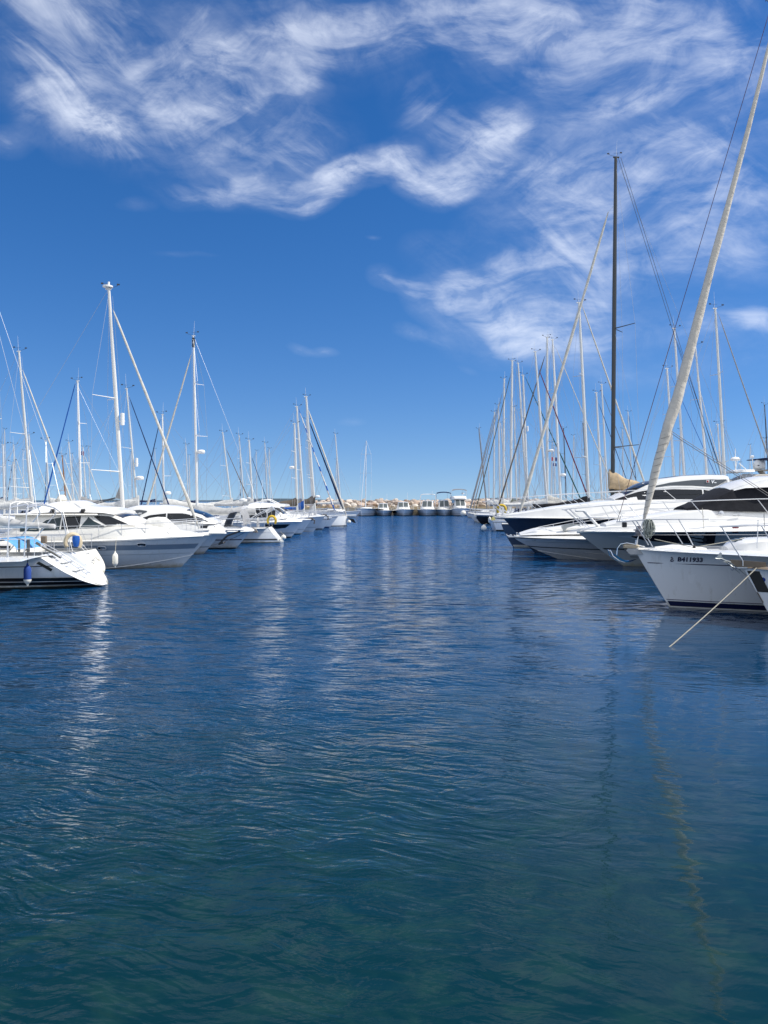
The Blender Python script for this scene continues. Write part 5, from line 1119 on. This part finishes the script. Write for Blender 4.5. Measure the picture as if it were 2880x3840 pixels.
mb = MB(); mb.tube([(h.x(2757,0),0,h.z(1683,0)), (h.x(2757,0),0,h.z(1725,0))], .03, 5); mb.lathe([(.05,-.12),(.32,-.1),(.36,.02),(.22,.14),(.03,.17)], (h.x(2757,0),0,h.z(1722,0)), 14); mb.tube([(h.x(2757,0),.3,h.z(1730,0)), (h.x(2750,0),.3,h.z(1765,0))], .03, 5); mb.tube([(h.x(2764,0),-.3,h.z(1728,0)), (h.x(2766,0),-.3,h.z(1765,0))], .04, 5); mb.tube([(h.x(2764,0),.3,h.z(1738,0)), (h.x(2792,0),.3,h.z(1762,0))], .03, 5); mb.build('instrument_mast', plastic, h.root)
mb = MB(); mb.rbox((h.x(2821,0),0,h.z(1713,0)), (.22,.16,.2), .04); mb.tube([(h.x(2821,0),0,h.z(1717,0)), (h.x(2826,0),0,h.z(1762,0))], .03, 5); mb.build('searchlight', plastic, h.root)
mb = MB(); mb.rbox((h.x(2880,0),0,h.z(1722,0)), (1.8,3.0,.06), .02); mb.build('bimini_top', canv['navy'], h.root)

# ---- near white sailing yacht B411933 --------------------------------------------------------------
h = Hull('sailing_yacht', 'near white sailing yacht with registration B411933 and navy boot stripe', 'sailboat', GF, 20.35, -1, 2378, 11.8, 3.7, (1.42,1.47,1.53), rake=.93, srake=-.4, pw=(2.2,.95), fl=(.06,.35))
R9 = h; wh2 = mat('clean_white_hull', (.82,.83,.83), .22, coat=.4, var=.18, vscale=.7, scum=True, dirt=(.72,.74,.75), stretch=(1,1,.3)); h.hull(wh2, 34, antif); h.deck(white, .05, toe=0)
h.stripe(.045, .175, bootblue, 'boot_stripe', off=.010); h.stripe(.205, .222, bootblue, 'pin_stripe', off=.010); h.stripe(.012, .030, white, 'pin_stripe', off=.012)
# perforated aluminium toe rail
mb = MB(); us = [.998*i/60 for i in range(61)]
for sd in (1, -1):
    mb.grid([[h.pt(u, 1, sd, .016) + Vector((0,0,dz)) for u in us] for dz in (-.015, .045)]); mb.grid([[h.pt(u, 1, sd, .016) + Vector((0,0,.045)) for u in us], [h.pt(u, 1, sd, -.02) + Vector((0,0,.045)) for u in us]]); mb.grid([[h.pt(u, 1, sd, -.02) + Vector((0,0,.045)) for u in us], [h.pt(u, 1, sd, -.02) for u in us]])
toe = mb.build('toe_rail', mat('anodised_toe_rail', (.50,.52,.54), .35, metal=.5), h.root)
me = None
for i in range(46):
    x_ = -.35 - .225*i
    for sd in (h.ns,):
        p_ = h.at(x_, h.sheer(h.u_of(x_)), sd, .019) + Vector((0,0,.012))
        if me is None: mb = MB(); mb.lathe([(.0005,-.002),(.011,-.002),(.011,.002),(.0005,.002)], (0,0,0), 8, 'y'); o_ = mb.build('slot', blackst, toe); me = o_.data
        else: o_ = bpy.data.objects.new('slot', me); C.objects.link(o_); o_.parent = toe
        o_.location = p_; o_.scale = (1.4, 1, .7)
# stem head fitting with roller
mb = MB(); mb.prism([(.24,-.09,1.50),(.13,-.09,1.40),(-.34,-.09,1.40),(-.34,-.09,1.56),(.20,-.09,1.56)], (0,.012,0)); mb.prism([(.24,.08,1.50),(.13,.08,1.40),(-.34,.08,1.40),(-.34,.08,1.56),(.20,.08,1.56)], (0,.012,0)); mb.box((-.1,0,1.42), (.5,.16,.012)); sh_ = mb.build('stem_fitting', mat('dull_stem_steel', (.34,.35,.36), .4, metal=.6), h.root)
mb = MB(); mb.lathe([(.02,-.07),(.05,-.06),(.035,0),(.05,.06),(.02,.07)], (.14,0,1.50), 12, 'y'); mb.build('roller', black, sh_)
hr = lambda px, py, y=0.0: Vector((h.x(px, -h.ns*y if False else y*h.ns), y, h.z(py, y*h.ns)))
def V9(px, py, o=0.0): return Vector((h.x(px, o), h.ns*o, h.z(py, o)))
# pulpit: top loop, middle rail and four legs
mb = MB(); mb.tube([V9(2660,1948,.95), V9(2560,1947,.75), V9(2450,1948,.48), V9(2380,1952,.26), V9(2330,1956,.12), V9(2312,1957,0), V9(2330,1956,-.12), V9(2380,1952,-.26), V9(2450,1948,-.48), V9(2560,1947,-.75), V9(2660,1948,-.95)], .014, 8); mb.build('pulpit', steel, h.root)
for a, b, o in (((2372,1954),(2432,2044),.22), ((2386,1953),(2447,2050),.30), ((2372,1954),(2432,2044),-.22), ((2545,1948),(2603,2052),.70), ((2500,1950),(2560,2040),-.60)):
    mb = MB(); mb.tube([V9(*a, o), V9((a[0]+b[0])/2+2, (a[1]+b[1])/2, o), V9(*b, o*1.05)], .0135, 8); mb.build('pulpit_leg', steel, h.root)
mb = MB(); mb.rbox(V9(2603,2050,.74) + Vector((0,0,.0)), (.06,.06,.08), .01); mb.build('stanchion_base', black, h.root)
for px, o in ((2843,.98),(3060,1.4)):
    for s_ in (1, -1): mb = MB(); mb.tube([V9(px,1949,o*s_), V9(px-4,2056,o*s_)], .012, 8); mb.build('stanchion', steel, h.root)
for py in (1949, 2004):
    for s_ in (1, -1): mb = MB(); mb.tube([V9(2430 if py > 1990 else 2560, py+ (2 if py > 1990 else -1), (.42 if py > 1990 else .75)*s_), V9(2843,py+1,.98*s_), V9(3060,py+1,1.4*s_), V9(3500,py,1.6*s_)], .006, 5); mb.build('lifeline', steelw, h.root)
# furled genoa, drum, swivel
cl = [(2880,185),(2805,488),(2725,790),(2668,1000),(2626,1166),(2565,1400),(2538,1500),(2504,1600),(2492,1650),(2470,1720),(2438,1850),(2421,1925),(2415,1948)]
wd = [13,17,23,28,31,37,40,40,37,33,25,16,8]
pth, rr = [V9(2905,75)], [10*20.35/FPX/2]; q = random.Random(3); prs = list(zip(cl, wd))
for (p0, w0), (p1, w1) in zip(prs, prs[1:]):
    for k in range(7): t_ = k/7; pth.append(V9(lerp(p0[0],p1[0],t_), lerp(p0[1],p1[1],t_))); rr.append(lerp(w0,w1,t_)*.93*20.35/FPX/2*(1+.03*(q.random()-.5)))
pth.append(V9(*cl[-1])); rr.append(wd[-1]*20.35/FPX/2)
# spiral creases of the rolled cloth are real relief
nn_ = 18; rows = []; prev = None
for i, (p_, r_) in enumerate(zip(pth, rr)):
    t_ = (pth[min(i+1,len(pth)-1)] - pth[max(i-1,0)]).normalized(); a_ = Vector((0,1,0)); b_ = t_.cross(a_).normalized()
    rows.append([p_ + (a_*math.cos(2*math.pi*j/nn_) + b_*math.sin(2*math.pi*j/nn_)) * r_ * (1 + .09*abs(math.sin(math.pi*j/nn_*2 + i*.33)) + .04*math.sin(4*math.pi*j/nn_ - i*.5 + 1) + .025*(q.random()-.5)) for j in range(nn_)])
mb = MB(); mb.grid(rows, True, 0, True); sailm = mat('sun_bleached_sailcloth', (.60,.56,.49), .8, var=.35, vscale=2.2, dirt=(.44,.40,.34), bump=.03, bscale=7); gs = mb.build('furled_genoa', sailm, h.root, 180)
for py in range(1640, 1930, 26):                             # lashing turns round the lower part
    c_ = interp([(b[1], b[0]) for b in cl], py); w_ = interp([(b[0][1], b[1]) for b in prs], py)*20.35/FPX/2*1.06; mb = MB(); cc_ = V9(c_, py); tl = [cc_ + Vector((w_*math.cos(a_), w_*math.sin(a_), -.35*w_*math.cos(a_)+.05*w_)) for a_ in [2*math.pi*i/14 for i in range(15)]]; mb.tube(tl, .006, 5); mb.build('lashing', wired if False else mat('grey_cord', (.22,.21,.20), .8), gs)
mb = MB(); mb.tube([V9(2416,1945), V9(2400,1985), V9(2383,2052)], .016, 8); mb.build('forestay_foil', steel, h.root)
c_ = V9(2394,1997); mb = MB()
mb.lathe([(.02,-.095),(.135,-.09),(.135,-.075),(.08,-.06),(.09,.0),(.08,.05),(.13,.055),(.13,.075),(.06,.09),(.055,.16),(.02,.18)], c_, 18); dr = mb.build('furler_drum', mat('drum_metal', (.20,.19,.20), .4, metal=.6), h.root)
mb = MB(); mb.tube([V9(2388,2025), V9(2384,2052)], .035, 8); mb.build('turnbuckle', steel, h.root)
mb = MB()                                                    # spare halyard clipped to the pulpit nose
mb.tube([V9(2325,1922), V9(2880,62), V9(2925,-90)], .008, 5); mb.build('halyard', redrope, h.root, label='dark red halyard')
mb = MB(); mb.tube([V9(2326,1916), V9(2320,1935), V9(2313,1957), V9(2322,1958), V9(2327,1935)], .007, 5); mb.build('shackle_strop', black, h.root)
mb = MB()
for dx in (0, 9): mb.tube([V9(2490,1598+dx,.0), V9(2560,1645+dx,.15), V9(2880,1850+dx,.7), V9(3060,1965+dx,1.2)], .008, 5)
mb.build('genoa_sheets', mat('grey_cord', (.22,.21,.20), .8), h.root)
# mast and boom are just outside the frame
rig(h, (2975,1900), (2930,20), 22, aluw, spr=(.35,.66), stay=None, boom=(4.2,1.1,.7), cover=canv['navy'], back=True)
coachroof(h, -9.6, -4.0, .42, .6)
S_ = Shell(h, [(V9(2665,0,.3).x, .12,.08,1.50,1.53), (V9(2600,0,.3).x,.35,.28,1.50,1.60), (V9(2540,0,.3).x,.38,.3,1.50,1.62), (V9(2470,0,.3).x,.1,.06,1.52,1.56)], cream, 'foredeck_cover', camber=.04, round_=.05)
S_ = Shell(h, [(V9(2735,0,.3).x,.35,.25,1.50,1.56), (V9(2775,0,.3).x,.62,.5,1.50,1.72), (V9(2830,0,.3).x,.85,.7,1.48,1.78), (V9(2950,0,.3).x,1.0,.85,1.46,1.82)], white, 'coachroof_front', camber=.06, round_=.06)
S_.top(V9(2790,0,.3).x, V9(2765,0,.3).x, .5, .5, glassg, 'deck_hatch', off=.03)
mb = MB(); mb.tube([V9(2455,2022,.35), V9(2520,2036,.5), V9(2600,2053,.72), V9(2700,2036,.7), V9(2790,2019,.75)], .010, 6); mb.build('jackline', rope_m, h.root)
# registration and pin stripe
reg = text_on(h, 'B411933', h.x(2555,.75), h.z(2107.5,.75), .151, ink, h.ns, off=.006, fwd=-1, bold=.007, name='registration_number', space=1.02)
sh = [(2536,2094),(2533,2092),(2531,2095),(2534,2097),(2537,2098),(2535,2101),(2531,2103),(2530,2106),(2534,2108),(2539,2107),(2541,2104)]
mb = MB(); mb.tube([h.at(h.x(a,.7), h.z(b,.7), h.ns, .007) for a, b in sh], [.006,.012,.014,.010,.014,.014,.012,.014,.016,.013,.006], 6); mb.build('sea_horse_emblem', ink, h.root)
mb = MB(); 
for a, b in ((2467,2521),(2555,3300)):
    lo = []; up = []
    for i in range(21):
        px = lerp(a, b, i/20); th = .011*min(1, i/2.0 + .05)*(1 if b > 3000 else min(1, (20-i)/6+.05)); x_ = h.x(px,.9); z_ = h.z(2118.5,.8); lo.append(h.at(x_, z_-th, h.ns, .005)); up.append(h.at(x_, z_+th, h.ns, .005))
    mb.grid([lo, up])
mb.build('pin_stripe', ink, h.root)
# anchor on the roller: its own thing
e = empty('anchor', h.root.location, math.pi); tag(e, 'polished steel anchor hung on the bow roller of yacht B411933', 'anchor')
chrome = mat('polished_steel', (.72,.73,.74), .06, metal=1.0)
mb = MB(); mb.tube([(-.28,0,1.60),(.02,0,1.66),(.20,0,1.69),(.36,0,1.66),(.44,0,1.55),(.46,0,1.38)], [.022,.026,.028,.03,.03,.034], 8, ell=.5); mb.build('shank', chrome, e)
mb = MB(); tipz = 1.22
mb.grid([[(.66,-.10*k,1.52 - .02*abs(k)) if i == 0 else (lerp(.66,-.12,i/8), .17*k*math.sin(math.pi*min(1,(i+1)/7.5)), lerp(1.50,1.30,i/8) - .20*math.sin(math.pi*i/8)*(1-.25*abs(k))) for k in (-1,-.5,0,.5,1)] for i in range(9)]); mb.build('fluke', chrome, e)
mb = MB(); mb.tube([(.66,-.10,1.52),(.60,-.16,1.36),(.44,-.18,1.24),(.30,-.16,1.20)], .014, 6); mb.tube([(.66,.10,1.52),(.60,.16,1.36),(.44,.18,1.24),(.30,.16,1.20)], .014, 6); mb.build('roll_bar', chrome, e)
mb = MB(); mb.rbox((.08,-.0,1.60), (.42,.11,.12), .03); mb.build('shank_pad', canv['beige'], e)
e = empty('rope_coil', h.root.location, math.pi); tag(e, 'hank of green-flecked white rope hung on the pulpit of yacht B411933', 'rope'); q = random.Random(8); mb = MB()
for i in range(38):
    a0 = q.uniform(-.10,.12); w_ = q.uniform(.03,.14); dn = q.uniform(.28,.50); yy = h.ns*(.42 + q.uniform(-.05,.07)); x0_ = V9(2432,0,.42).x; zt_ = V9(2432,1950,.42).z
    mb.tube([Vector((x0_ + a0*.5 + w_*math.sin(t_)*(.6+.4*math.sin(t_/2)), yy + .03*math.sin(t_*2+i), zt_ - dn*(.5-.5*math.cos(t_)) + .02)) for t_ in [2*math.pi*j/14 for j in range(15)]], .009, 5)
mb.build('loops', ropeg, e); mb = MB()
for i in range(4): mb.tube([Vector((V9(2436,0,.42).x + .09*math.cos(t_), h.ns*.42 + .07*math.sin(t_), V9(2436,1985+i*3,.42).z)) for t_ in [2*math.pi*j/10 for j in range(11)]], .009, 5)
mb.build('whipping', ropeg, e)

# ---- nearest boat at the edge of the frame -----------------------------------------------------------
h = Hull('sailing_yacht', 'nearest white sailing boat, only its bow in view, with dark stem guard', 'sailboat', GF, 17.7, -1, 2786, 10.0, 3.3, (1.22,1.22,1.27), rake=.72, srake=-.3, pw=(2.2,.95), fl=(.06,.35))
h.hull(wh2, 28, antif); h.deck(teak, .05, toe=.05, toem=MATS['anodised_toe_rail']); h.stripe(.03, .16, bootblue, 'boot_stripe')
def V0(px, py, o=0.0): return Vector((h.x(px, o), h.ns*o, h.z(py, o)))
mb = MB()
for sd in (1, -1): mb.grid([[h.at(h.x(px, 0) - dx, h.z(py, 0), sd, .012) for dx in (.02, .12, .23)] for px, py in ((2795,2140),(2808,2165),(2822,2192),(2836,2219))])
mb.build('stem_guard', mat('dark_stem_plate', (.035,.033,.028), .5), h.root)
mb = MB(); mb.rbox((-.12,0,1.30), (.56,.16,.11), .02); mb.tube([(.20,0,1.28),(.27,0,1.24)], .05, 8); mb.build('bow_roller', steel, h.root)
mb = MB(); mb.tube([V0(2900,1971,.6), V0(2800,1972,.4), V0(2705,1976,.15), V0(2700,1976,0), V0(2705,1976,-.15), V0(2800,1972,-.4), V0(2900,1971,-.6)], .014, 8); mb.build('pulpit', steel, h.root)
for a, b, c__, o in (((2706,1977),(2785,2103),(2786,2122),.16), ((2706,1977),(2785,2103),(2786,2122),-.16), ((2856,1973),(2895,2040),(2898,2122),.55)):
    mb = MB(); mb.tube([V0(*a, o), V0(*b, o), V0(*c__, o)], .0135, 8); mb.build('pulpit_leg', steel, h.root)
mb = MB(); mb.prism([V0(2735,2098,.05), V0(2870,2108,.25), V0(2872,2126,.25), V0(2765,2126,.05), V0(2745,2112,.05)], (0,h.ns*.03,0)); mb.build('gangplank_end', teak, h.root)
e = empty('anchor', h.root.location, math.pi); tag(e, 'long-shanked galvanised anchor slanting off the nearest bow', 'anchor'); galv = mat('galvanised', (.42,.44,.43), .45, metal=.7)
mb = MB(); mb.tube([V0(2692,2092), V0(2745,2110), V0(2797,2156)], [.014,.02,.014], 6); mb.tube([V0(2715,2100), V0(2775,2150)], .010, 5); mb.build('shank', galv, e)
mb = MB(); mb.prism([V0(2683,2094), V0(2700,2071), V0(2706,2074), V0(2704,2096)], (0,h.ns*.02,0)); mb.tube([V0(2683,2094,.02), V0(2695,2096,.02), V0(2712,2094,.02)], .010, 5); mb.prism([V0(2710,2104,-.08), V0(2735,2113,-.02), V0(2765,2140,.1), V0(2728,2112,.1)], (0,h.ns*.02,0)); mb.build('fluke', galv, e)
coachroof(h, -8, -3.4, .4); rig(h, (3330,1900), (3290,-300), 22, alu, spr=(.4,.7))
mb = MB(); x0_, z0_ = h.x(2840,.3), h.z(2157,.3); mb.grid([[h.at(x0_ + a_*.05, z0_ + b_*.055, h.ns, .006) for a_ in (-1,0,1)] for b_ in (-1,0,1)]); stk = mb.build('sticker', bluest, h.root)
mb = MB(); mb.add([h.at(x0_ + a_, z0_ + b_, h.ns, .009) for a_, b_ in ((.02,-.03),(-.005,.035),(-.012,-.03))], [(0,1,2)]); mb.add([h.at(x0_ + a_, z0_ + b_, h.ns, .009) for a_, b_ in ((-.018,-.03),(-.016,.015),(-.035,-.03))], [(0,1,2)]); mb.build('sail_emblem', whiteink, stk)
mb = MB(); x1_, z1_ = h.x(2882,.45), h.z(2180,.45); mb.poly([h.at(x1_ + .06*math.cos(a_), z1_ + .06*math.sin(a_), h.ns, .006) for a_ in [2*math.pi*i/20 for i in range(20)]]); mb.build('round_sticker', bluest, h.root)
mb = MB(); mb.grid([[h.at(lerp(h.x(2846,.35), h.x(2870,.4), i/4), h.z(y_,.4), h.ns, .005) for i in range(5)] for y_ in (2176.5, 2179.5)]); mb.build('pin_stripe', ink, h.root)
e = empty('mooring_line', (0,0,0)); tag(e, 'pale braided mooring rope running from the nearest bow down into the water', 'rope')
a_, b_ = Vector((PX(2833,17.5), 17.45, PZ(2130,17.45))), Vector((PX(2502,14.75), 14.75, -.03)); mb = MB(); nseg = 150; path = []
for i in range(nseg+1): t_ = i/nseg; p_ = a_.lerp(b_, t_); p_.z -= .12*t_*(1-t_)*1.0; path.append(p_)
dr_ = (b_-a_).normalized(); s1 = dr_.orthogonal().normalized(); s2 = dr_.cross(s1)
for k in range(3): mb.tube([p_ + (s1*math.cos(i*.55*1.9 + k*2.094) + s2*math.sin(i*.55*1.9 + k*2.094))*.0065 for i, p_ in enumerate(path)], .0062, 5)
mb.build('strands', rope_m, e)
e = empty('mooring_chain', h.root.location, math.pi); tag(e, 'thin rusty chain down the stem of the nearest boat', 'chain'); mb = MB()
for i in range(16):
    t_ = i/15; c_ = h.at(h.x(lerp(2838,2858,t_),0), h.z(lerp(2222,2258,t_),0), h.ns, .02); mb.tube([c_ + Vector((.010*math.cos(a), .01*(i%2)*math.cos(a), .016*math.sin(a))) for a in [2*math.pi*j/6 for j in range(7)]], .004, 4)
mb.build('links', mat('rust', (.12,.08,.05), .9), e)

# ================================================================== masts behind the front rows
FS = far_sailboat; c_ = canv
L = [
 ('sailing boat with the tall grey mast and cream genoa furled down toward the cream flybridge', 50.5, 1, (119,1902),(71,1316), 10.5, (85,1389,271,1888,c_['cream'],7), dict(spr=(.22,.525), sweep=.75, cover=c_['white'])),
 ('sailing boat with the pole-straight white mast and royal blue genoa furled to the other way', 60, -1, (304,1899),(291,1427), 8, (282,1439,164,1895,c_['blue'],6), dict(mt=aluw, cover=c_['grey'])),
 ('sailing boat with slim grey mast standing just behind the tall grey one', 69, 1, (123,1900),(108,1630), 5, (115,1662,188,1870,c_['cream'],3), {}),
 ('sailing boat with short white mast at the very edge of the forest of masts', 70, 1, (16,1924),(11,1667), 6.5, None, dict(mt=aluw)),
 ('sailing boat with thin grey mast second in from the picture edge', 86, 1, (63,1915),(51,1668), 4.5, (58,1715,110,1868,c_['cream'],3), {}),
 ('sailing boat with grey mast and blue-striped furled sail near the picture edge', 80, -1, (56,1920),(49,1733), 5.5, (46,1740,22,1900,c_['white'],4,c_['navy']), {}),
 ('sailing boat with thin grey mast between the tall grey and the orange wooden one', 75, -1, (186,1902),(172,1650), 5, (176,1700,168,1880,c_['navy'],2.5), {}),
 ('sailing boat with varnished orange-brown wooden mast', 85, 1, (246,1873),(233,1708), 5, (240,1714,298,1877,c_['cream'],3.5), dict(mt=wood)),
 ('sailing boat with thin grey mast next to the wooden one', 92, 1, (278,1892),(258,1658), 4.6, (270,1745,330,1892,c_['brown'],2), {}),
 ('sailing boat flying a small flag, close behind the royal blue furled genoa', 98, 1, (324,1899),(311,1678), 4.6, (317,1709,391,1902,c_['cream'],3.5), {}),
 ('sailing boat with navy furled genoa, white reflector tube and radar half way up', 52.5, 1, (515,1902),(475,1456), 7.5, (485,1490,634,1896,c_['navy'],5), dict(radar=[(.46,1,'tube'),(.345,1,'dome')], sweep=.6, spr=(.18,.56))),
 ('sailing boat with navy genoa furled toward the arched-window yacht, radar low on its mast', 65, -1, (614,1894),(609,1553), 6.4, (601,1571,528,1898,c_['navy'],4.5), dict(radar=[(.26,-1,'dome')])),
 ('distant sailing boat with hair-thin mast by the grey boom cover', 112, 1, (706,1885),(697,1668), 3.5, None, {}),
 ('sailing boat with light grey mast and brown genoa beyond the grey boom cover', 85, 1, (866,1876),(835,1622), 5, (850,1687,934,1876,c_['brown'],3.5), dict(spr=(.24,.6), sweep=.7)),
 ('sailing boat with a lattice of thin ropes, beyond the brown furled genoa', 95, 1, (915,1876),(896,1632), 3.6, (899,1640,902,1872,c_['white'],3,c_['navy']), {}),
 ('sailing boat with stout grey mast and dark furled genoa beyond the cruiser hood', 81, 1, (947,1879),(934,1652), 6, (945,1717,1000,1872,c_['navy'],3), dict(radar=[(.24,-1,'dome')])),
 ('distant sailing boat with hair-thin mast above the flybridge yacht', 115, 1, (1003,1880),(993,1662), 3.4, (997,1700,1022,1872,c_['white'],2.5), {}),
 ('sailing boat whose mast top just clears behind the plumb-bowed yacht mast', 93, 1, (1172,1890),(1150,1575), 4.5, None, dict(cover=c_['maroon'])),
 # beyond the other side
 ('distant dark-masted sailing boat leaning alone at the edge of the dense row', 132, -1, (1821,1858),(1796,1608), 4.0, None, dict(mt=mat('dull_grey_mast',(.22,.21,.20),.5))),
 ('sailing boat with thin mast hidden between two stouter masts of the dense row', 117, -1, (1902,1840),(1877,1588), 4.0, None, {}),
 ('sailing boat with thin pale mast just past the khaki sail cover', 108, -1, (1936,1824),(1928,1528), 4.8, (1934,1540,1972,1650,None,3), dict(cover=c_['brown'])),
 ('sailing boat with slanting grey mast crossing behind the dark furled genoa', 88, 1, (1972,1810),(1943,1361), 6.2, None, dict(L=7.5)),
 ('sailing boat with long dark green genoa furled past the French courtesy flag', 84, 1, (1977,1814),(1961,1406), 7.0, (1970,1415,2152,1815,c_['green'],4.5), dict(radar=[(.62,1,'tube')], cover=c_['grey'], L=8)),
 ('sailing boat with stout white mast and radar dome above two signal flags', 77, 1, (2099,1814),(2072,1273), 8.0, (2086,1308,2290,1800,c_['cream'],4.5), dict(radar=[(.24,1,'dome')], mt=aluw, cover=c_['cream'])),
 ('tall grey-masted sailing boat with cream genoa crossing the black mast', 56.5, 1, (2206,1844),(2171,1134), 11.5, (2183,1146,2413,1800,c_['cream'],8), dict(radar=None, cover=c_['black'], boomh=1.0, spr=(.30,.67), sweep=.6)),
 ('distant sailing boat with black thin mast below the signal flags', 112, 1, (2121,1817),(2113,1606), 4, None, dict(mt=carbon)),
 ('distant sailing boat with black thin mast left of the tall grey one', 120, 1, (2200,1815),(2186,1586), 4, None, dict(mt=carbon)),
 ('sailing boat with double-track mast standing close to the black mast', 80, 1, (2254,1815),(2236,1472), 7.2, (2245,1512,2350,1800,c_['navy'],3), {}),
 ('sailing boat with slender pale mast nearest to the black mast', 86, 1, (2275,1811),(2256,1441), 6.2, (2262,1480,2385,1800,c_['brown'],3), {}),
 ('distant sailing boat with thin dark mast in the gap after the black mast', 118, 1, (2369,1800),(2355,1545), 3.6, (2360,1560,2384,1790,c_['navy'],2.5), {}),
 ('sailing boat with short pale mast hard by the great furled genoa', 66, 1, (2528,1799),(2501,1381), 8, (2512,1400,2548,1480,c_['blue'],2.5), dict(mt=aluw)),
 ('sailing boat with tall pale mast cut by the great furled genoa', 61.5, 1, (2566,1795),(2528,1230), 8.5, (2540,1282,2694,1738,c_['navy'],2.6), dict(mt=aluw, radar=[(.22,-1,'dome')])),
 ('sailing boat with pale mast and mid-height radar between the two dark diagonals', 51.5, 1, (2652,1791),(2607,1293), 8.5, (2613,1420,2710,1790,c_['white'],4), dict(mt=aluw, radar=[(.27,1,'dome')])),
 ('sailing boat with stout mast and grey furled genoa behind the satellite dome', 47.0, 1, (2717,1769),(2682,1155), 11, (2696,1183,2880,1712,c_['grey'],6), dict(mt=alu, spr=(.30,.70), sweep=.2)),
 ('distant sailing boat with thin dark mast at the frame edge past the dome', 90, 1, (2877,1700),(2867,1518), 4, None, dict(mt=carbon)),
 ('sailing boat with short white antenna-laden mast beside the stout grey one', 70, 1, (2702,1760),(2691,1590), 6, None, dict(mt=aluw, radar=[(.35,1,'dome'),(.2,1,'dome')])),
]
for i, (lb, D, d, ba, tp_, w, st_, kw) in enumerate(L):
    FS(lb, D, d, ba, tp_, w, st_, single=D < 66, seed=50+i, rails=D < 70, **kw)
# small unnamed clutter of thin far masts, each still a boat
q = random.Random(77); k = 0
grp = 'distant sailing boats in the far basin'
far = [(25,'beside the short white mast at the picture edge'),(95,'just short of the tall grey mast'),(150,'behind the royal blue furled genoa foot'),(205,'between the crossing cream and blue genoas'),(345,'just past the royal-blue-genoa mast'),
 (395,'before the storm sail of the white-masted yacht'),(560,'in the crossing of navy and cream genoas'),(640,'above the arched-window yacht bow'),(770,'over the mast end of the grey boom cover'),(800,'over the middle of the grey boom cover'),
 (1020,'over the white flybridge yacht roof'),(1060,'over the tip of the bright blue sail cover'),(1085,'short of the brown-covered dome-radar boat'),(1205,'inside the foot of the spiral blue genoa'),(1890,'over the black hull of the dense row'),
 (1990,'over the grey sail cover past the dense row'),(2015,'beside the maroon genoa mast'),(2075,'by the two signal flags'),(2150,'below the green genoa foot'),(2330,'over the tan sail cover'),(2420,'at the foot of the cream genoa that crosses the black mast'),
 (2460,'seen against the great furled genoa edge'),(2590,'over the V-badge yacht sunroof'),(2625,'over the V-badge yacht mid roof'),(2750,'by the radar mast of the beige flybridge yacht'),(2790,'over the beige yacht hardtop'),(2835,'over the satellite dome')]
proto = None
for px, where in far:
    lab = 'hair-thin distant sailboat mast ' + where
    D = q.uniform(150, 215) if px < 1300 else q.uniform(135, 200); top = HY - (q.uniform(11, 16) - H0)*FPX/D; X_ = PX(px, D)
    if proto is None:
        proto = FS(lab, 180, 1, (px, 1870), (px-3, 1690), 2.6, None, group=grp, seed=5, ant=False, rails=False, boom=True, cover=canv['navy'])
        pr = proto.root; pr.location = (X_, D, 0); continue
    r_ = pr.copy(); C.objects.link(r_); r_['label'] = lab; r_.location = (X_, D, 0); r_.rotation_euler = (0, 0, q.choice((0, math.pi)) + q.uniform(-.15,.15)); s_ = q.uniform(.85,1.15); r_.scale = (s_, s_, s_*q.uniform(.9,1.1))
    for ch in list(pr.children):
        o_ = ch.copy(); C.objects.link(o_); o_.parent = r_
        for g_ in ch.children: w_ = g_.copy(); C.objects.link(w_); w_.parent = o_

# flags
def flag(label, px, py, D, w, hgt, colsm, name='flag'):
    e = empty(name, (PX(px,D), D, PZ(py,D))); tag(e, label, 'flag'); n_ = len(colsm)
    for i, m_ in enumerate(colsm):
        mb = MB(); rows = []
        for j in range(4):
            x_ = w*(i + j/3)/n_; rows.append([(x_, .06*math.sin(x_*9), 0 - .10*x_), (x_, .06*math.sin(x_*9+.6), -hgt*.5 - .10*x_), (x_, .06*math.sin(x_*9+1.1), -hgt - .10*x_)])
        mb.grid(rows); mb.build('stripe_panel', m_, e)
    mb = MB(); mb.tube([(0,0,.4),(0,0,-hgt-.5)], .008, 4); mb.build('halyard', wirew, e)
fw, fr, fbl = mat('flag_white',(.75,.75,.74),.8), mat('flag_red',(.5,.03,.04),.8), mat('flag_navy',(.02,.05,.22),.8)
flag('small red, white and blue flag flying under the white-masted boat spreader', 2068, 1714, 75, .52, .36, [fr, fw, fbl])
flag('small blue signal flag just below the tricolour', 2073, 1736, 75, .36, .3, [fbl, fw, fbl])
flag('faded tricolour flag on the mast beside the royal blue furled genoa', 304, 1692, 97.5, .35, .5, [fbl, fw, fr])
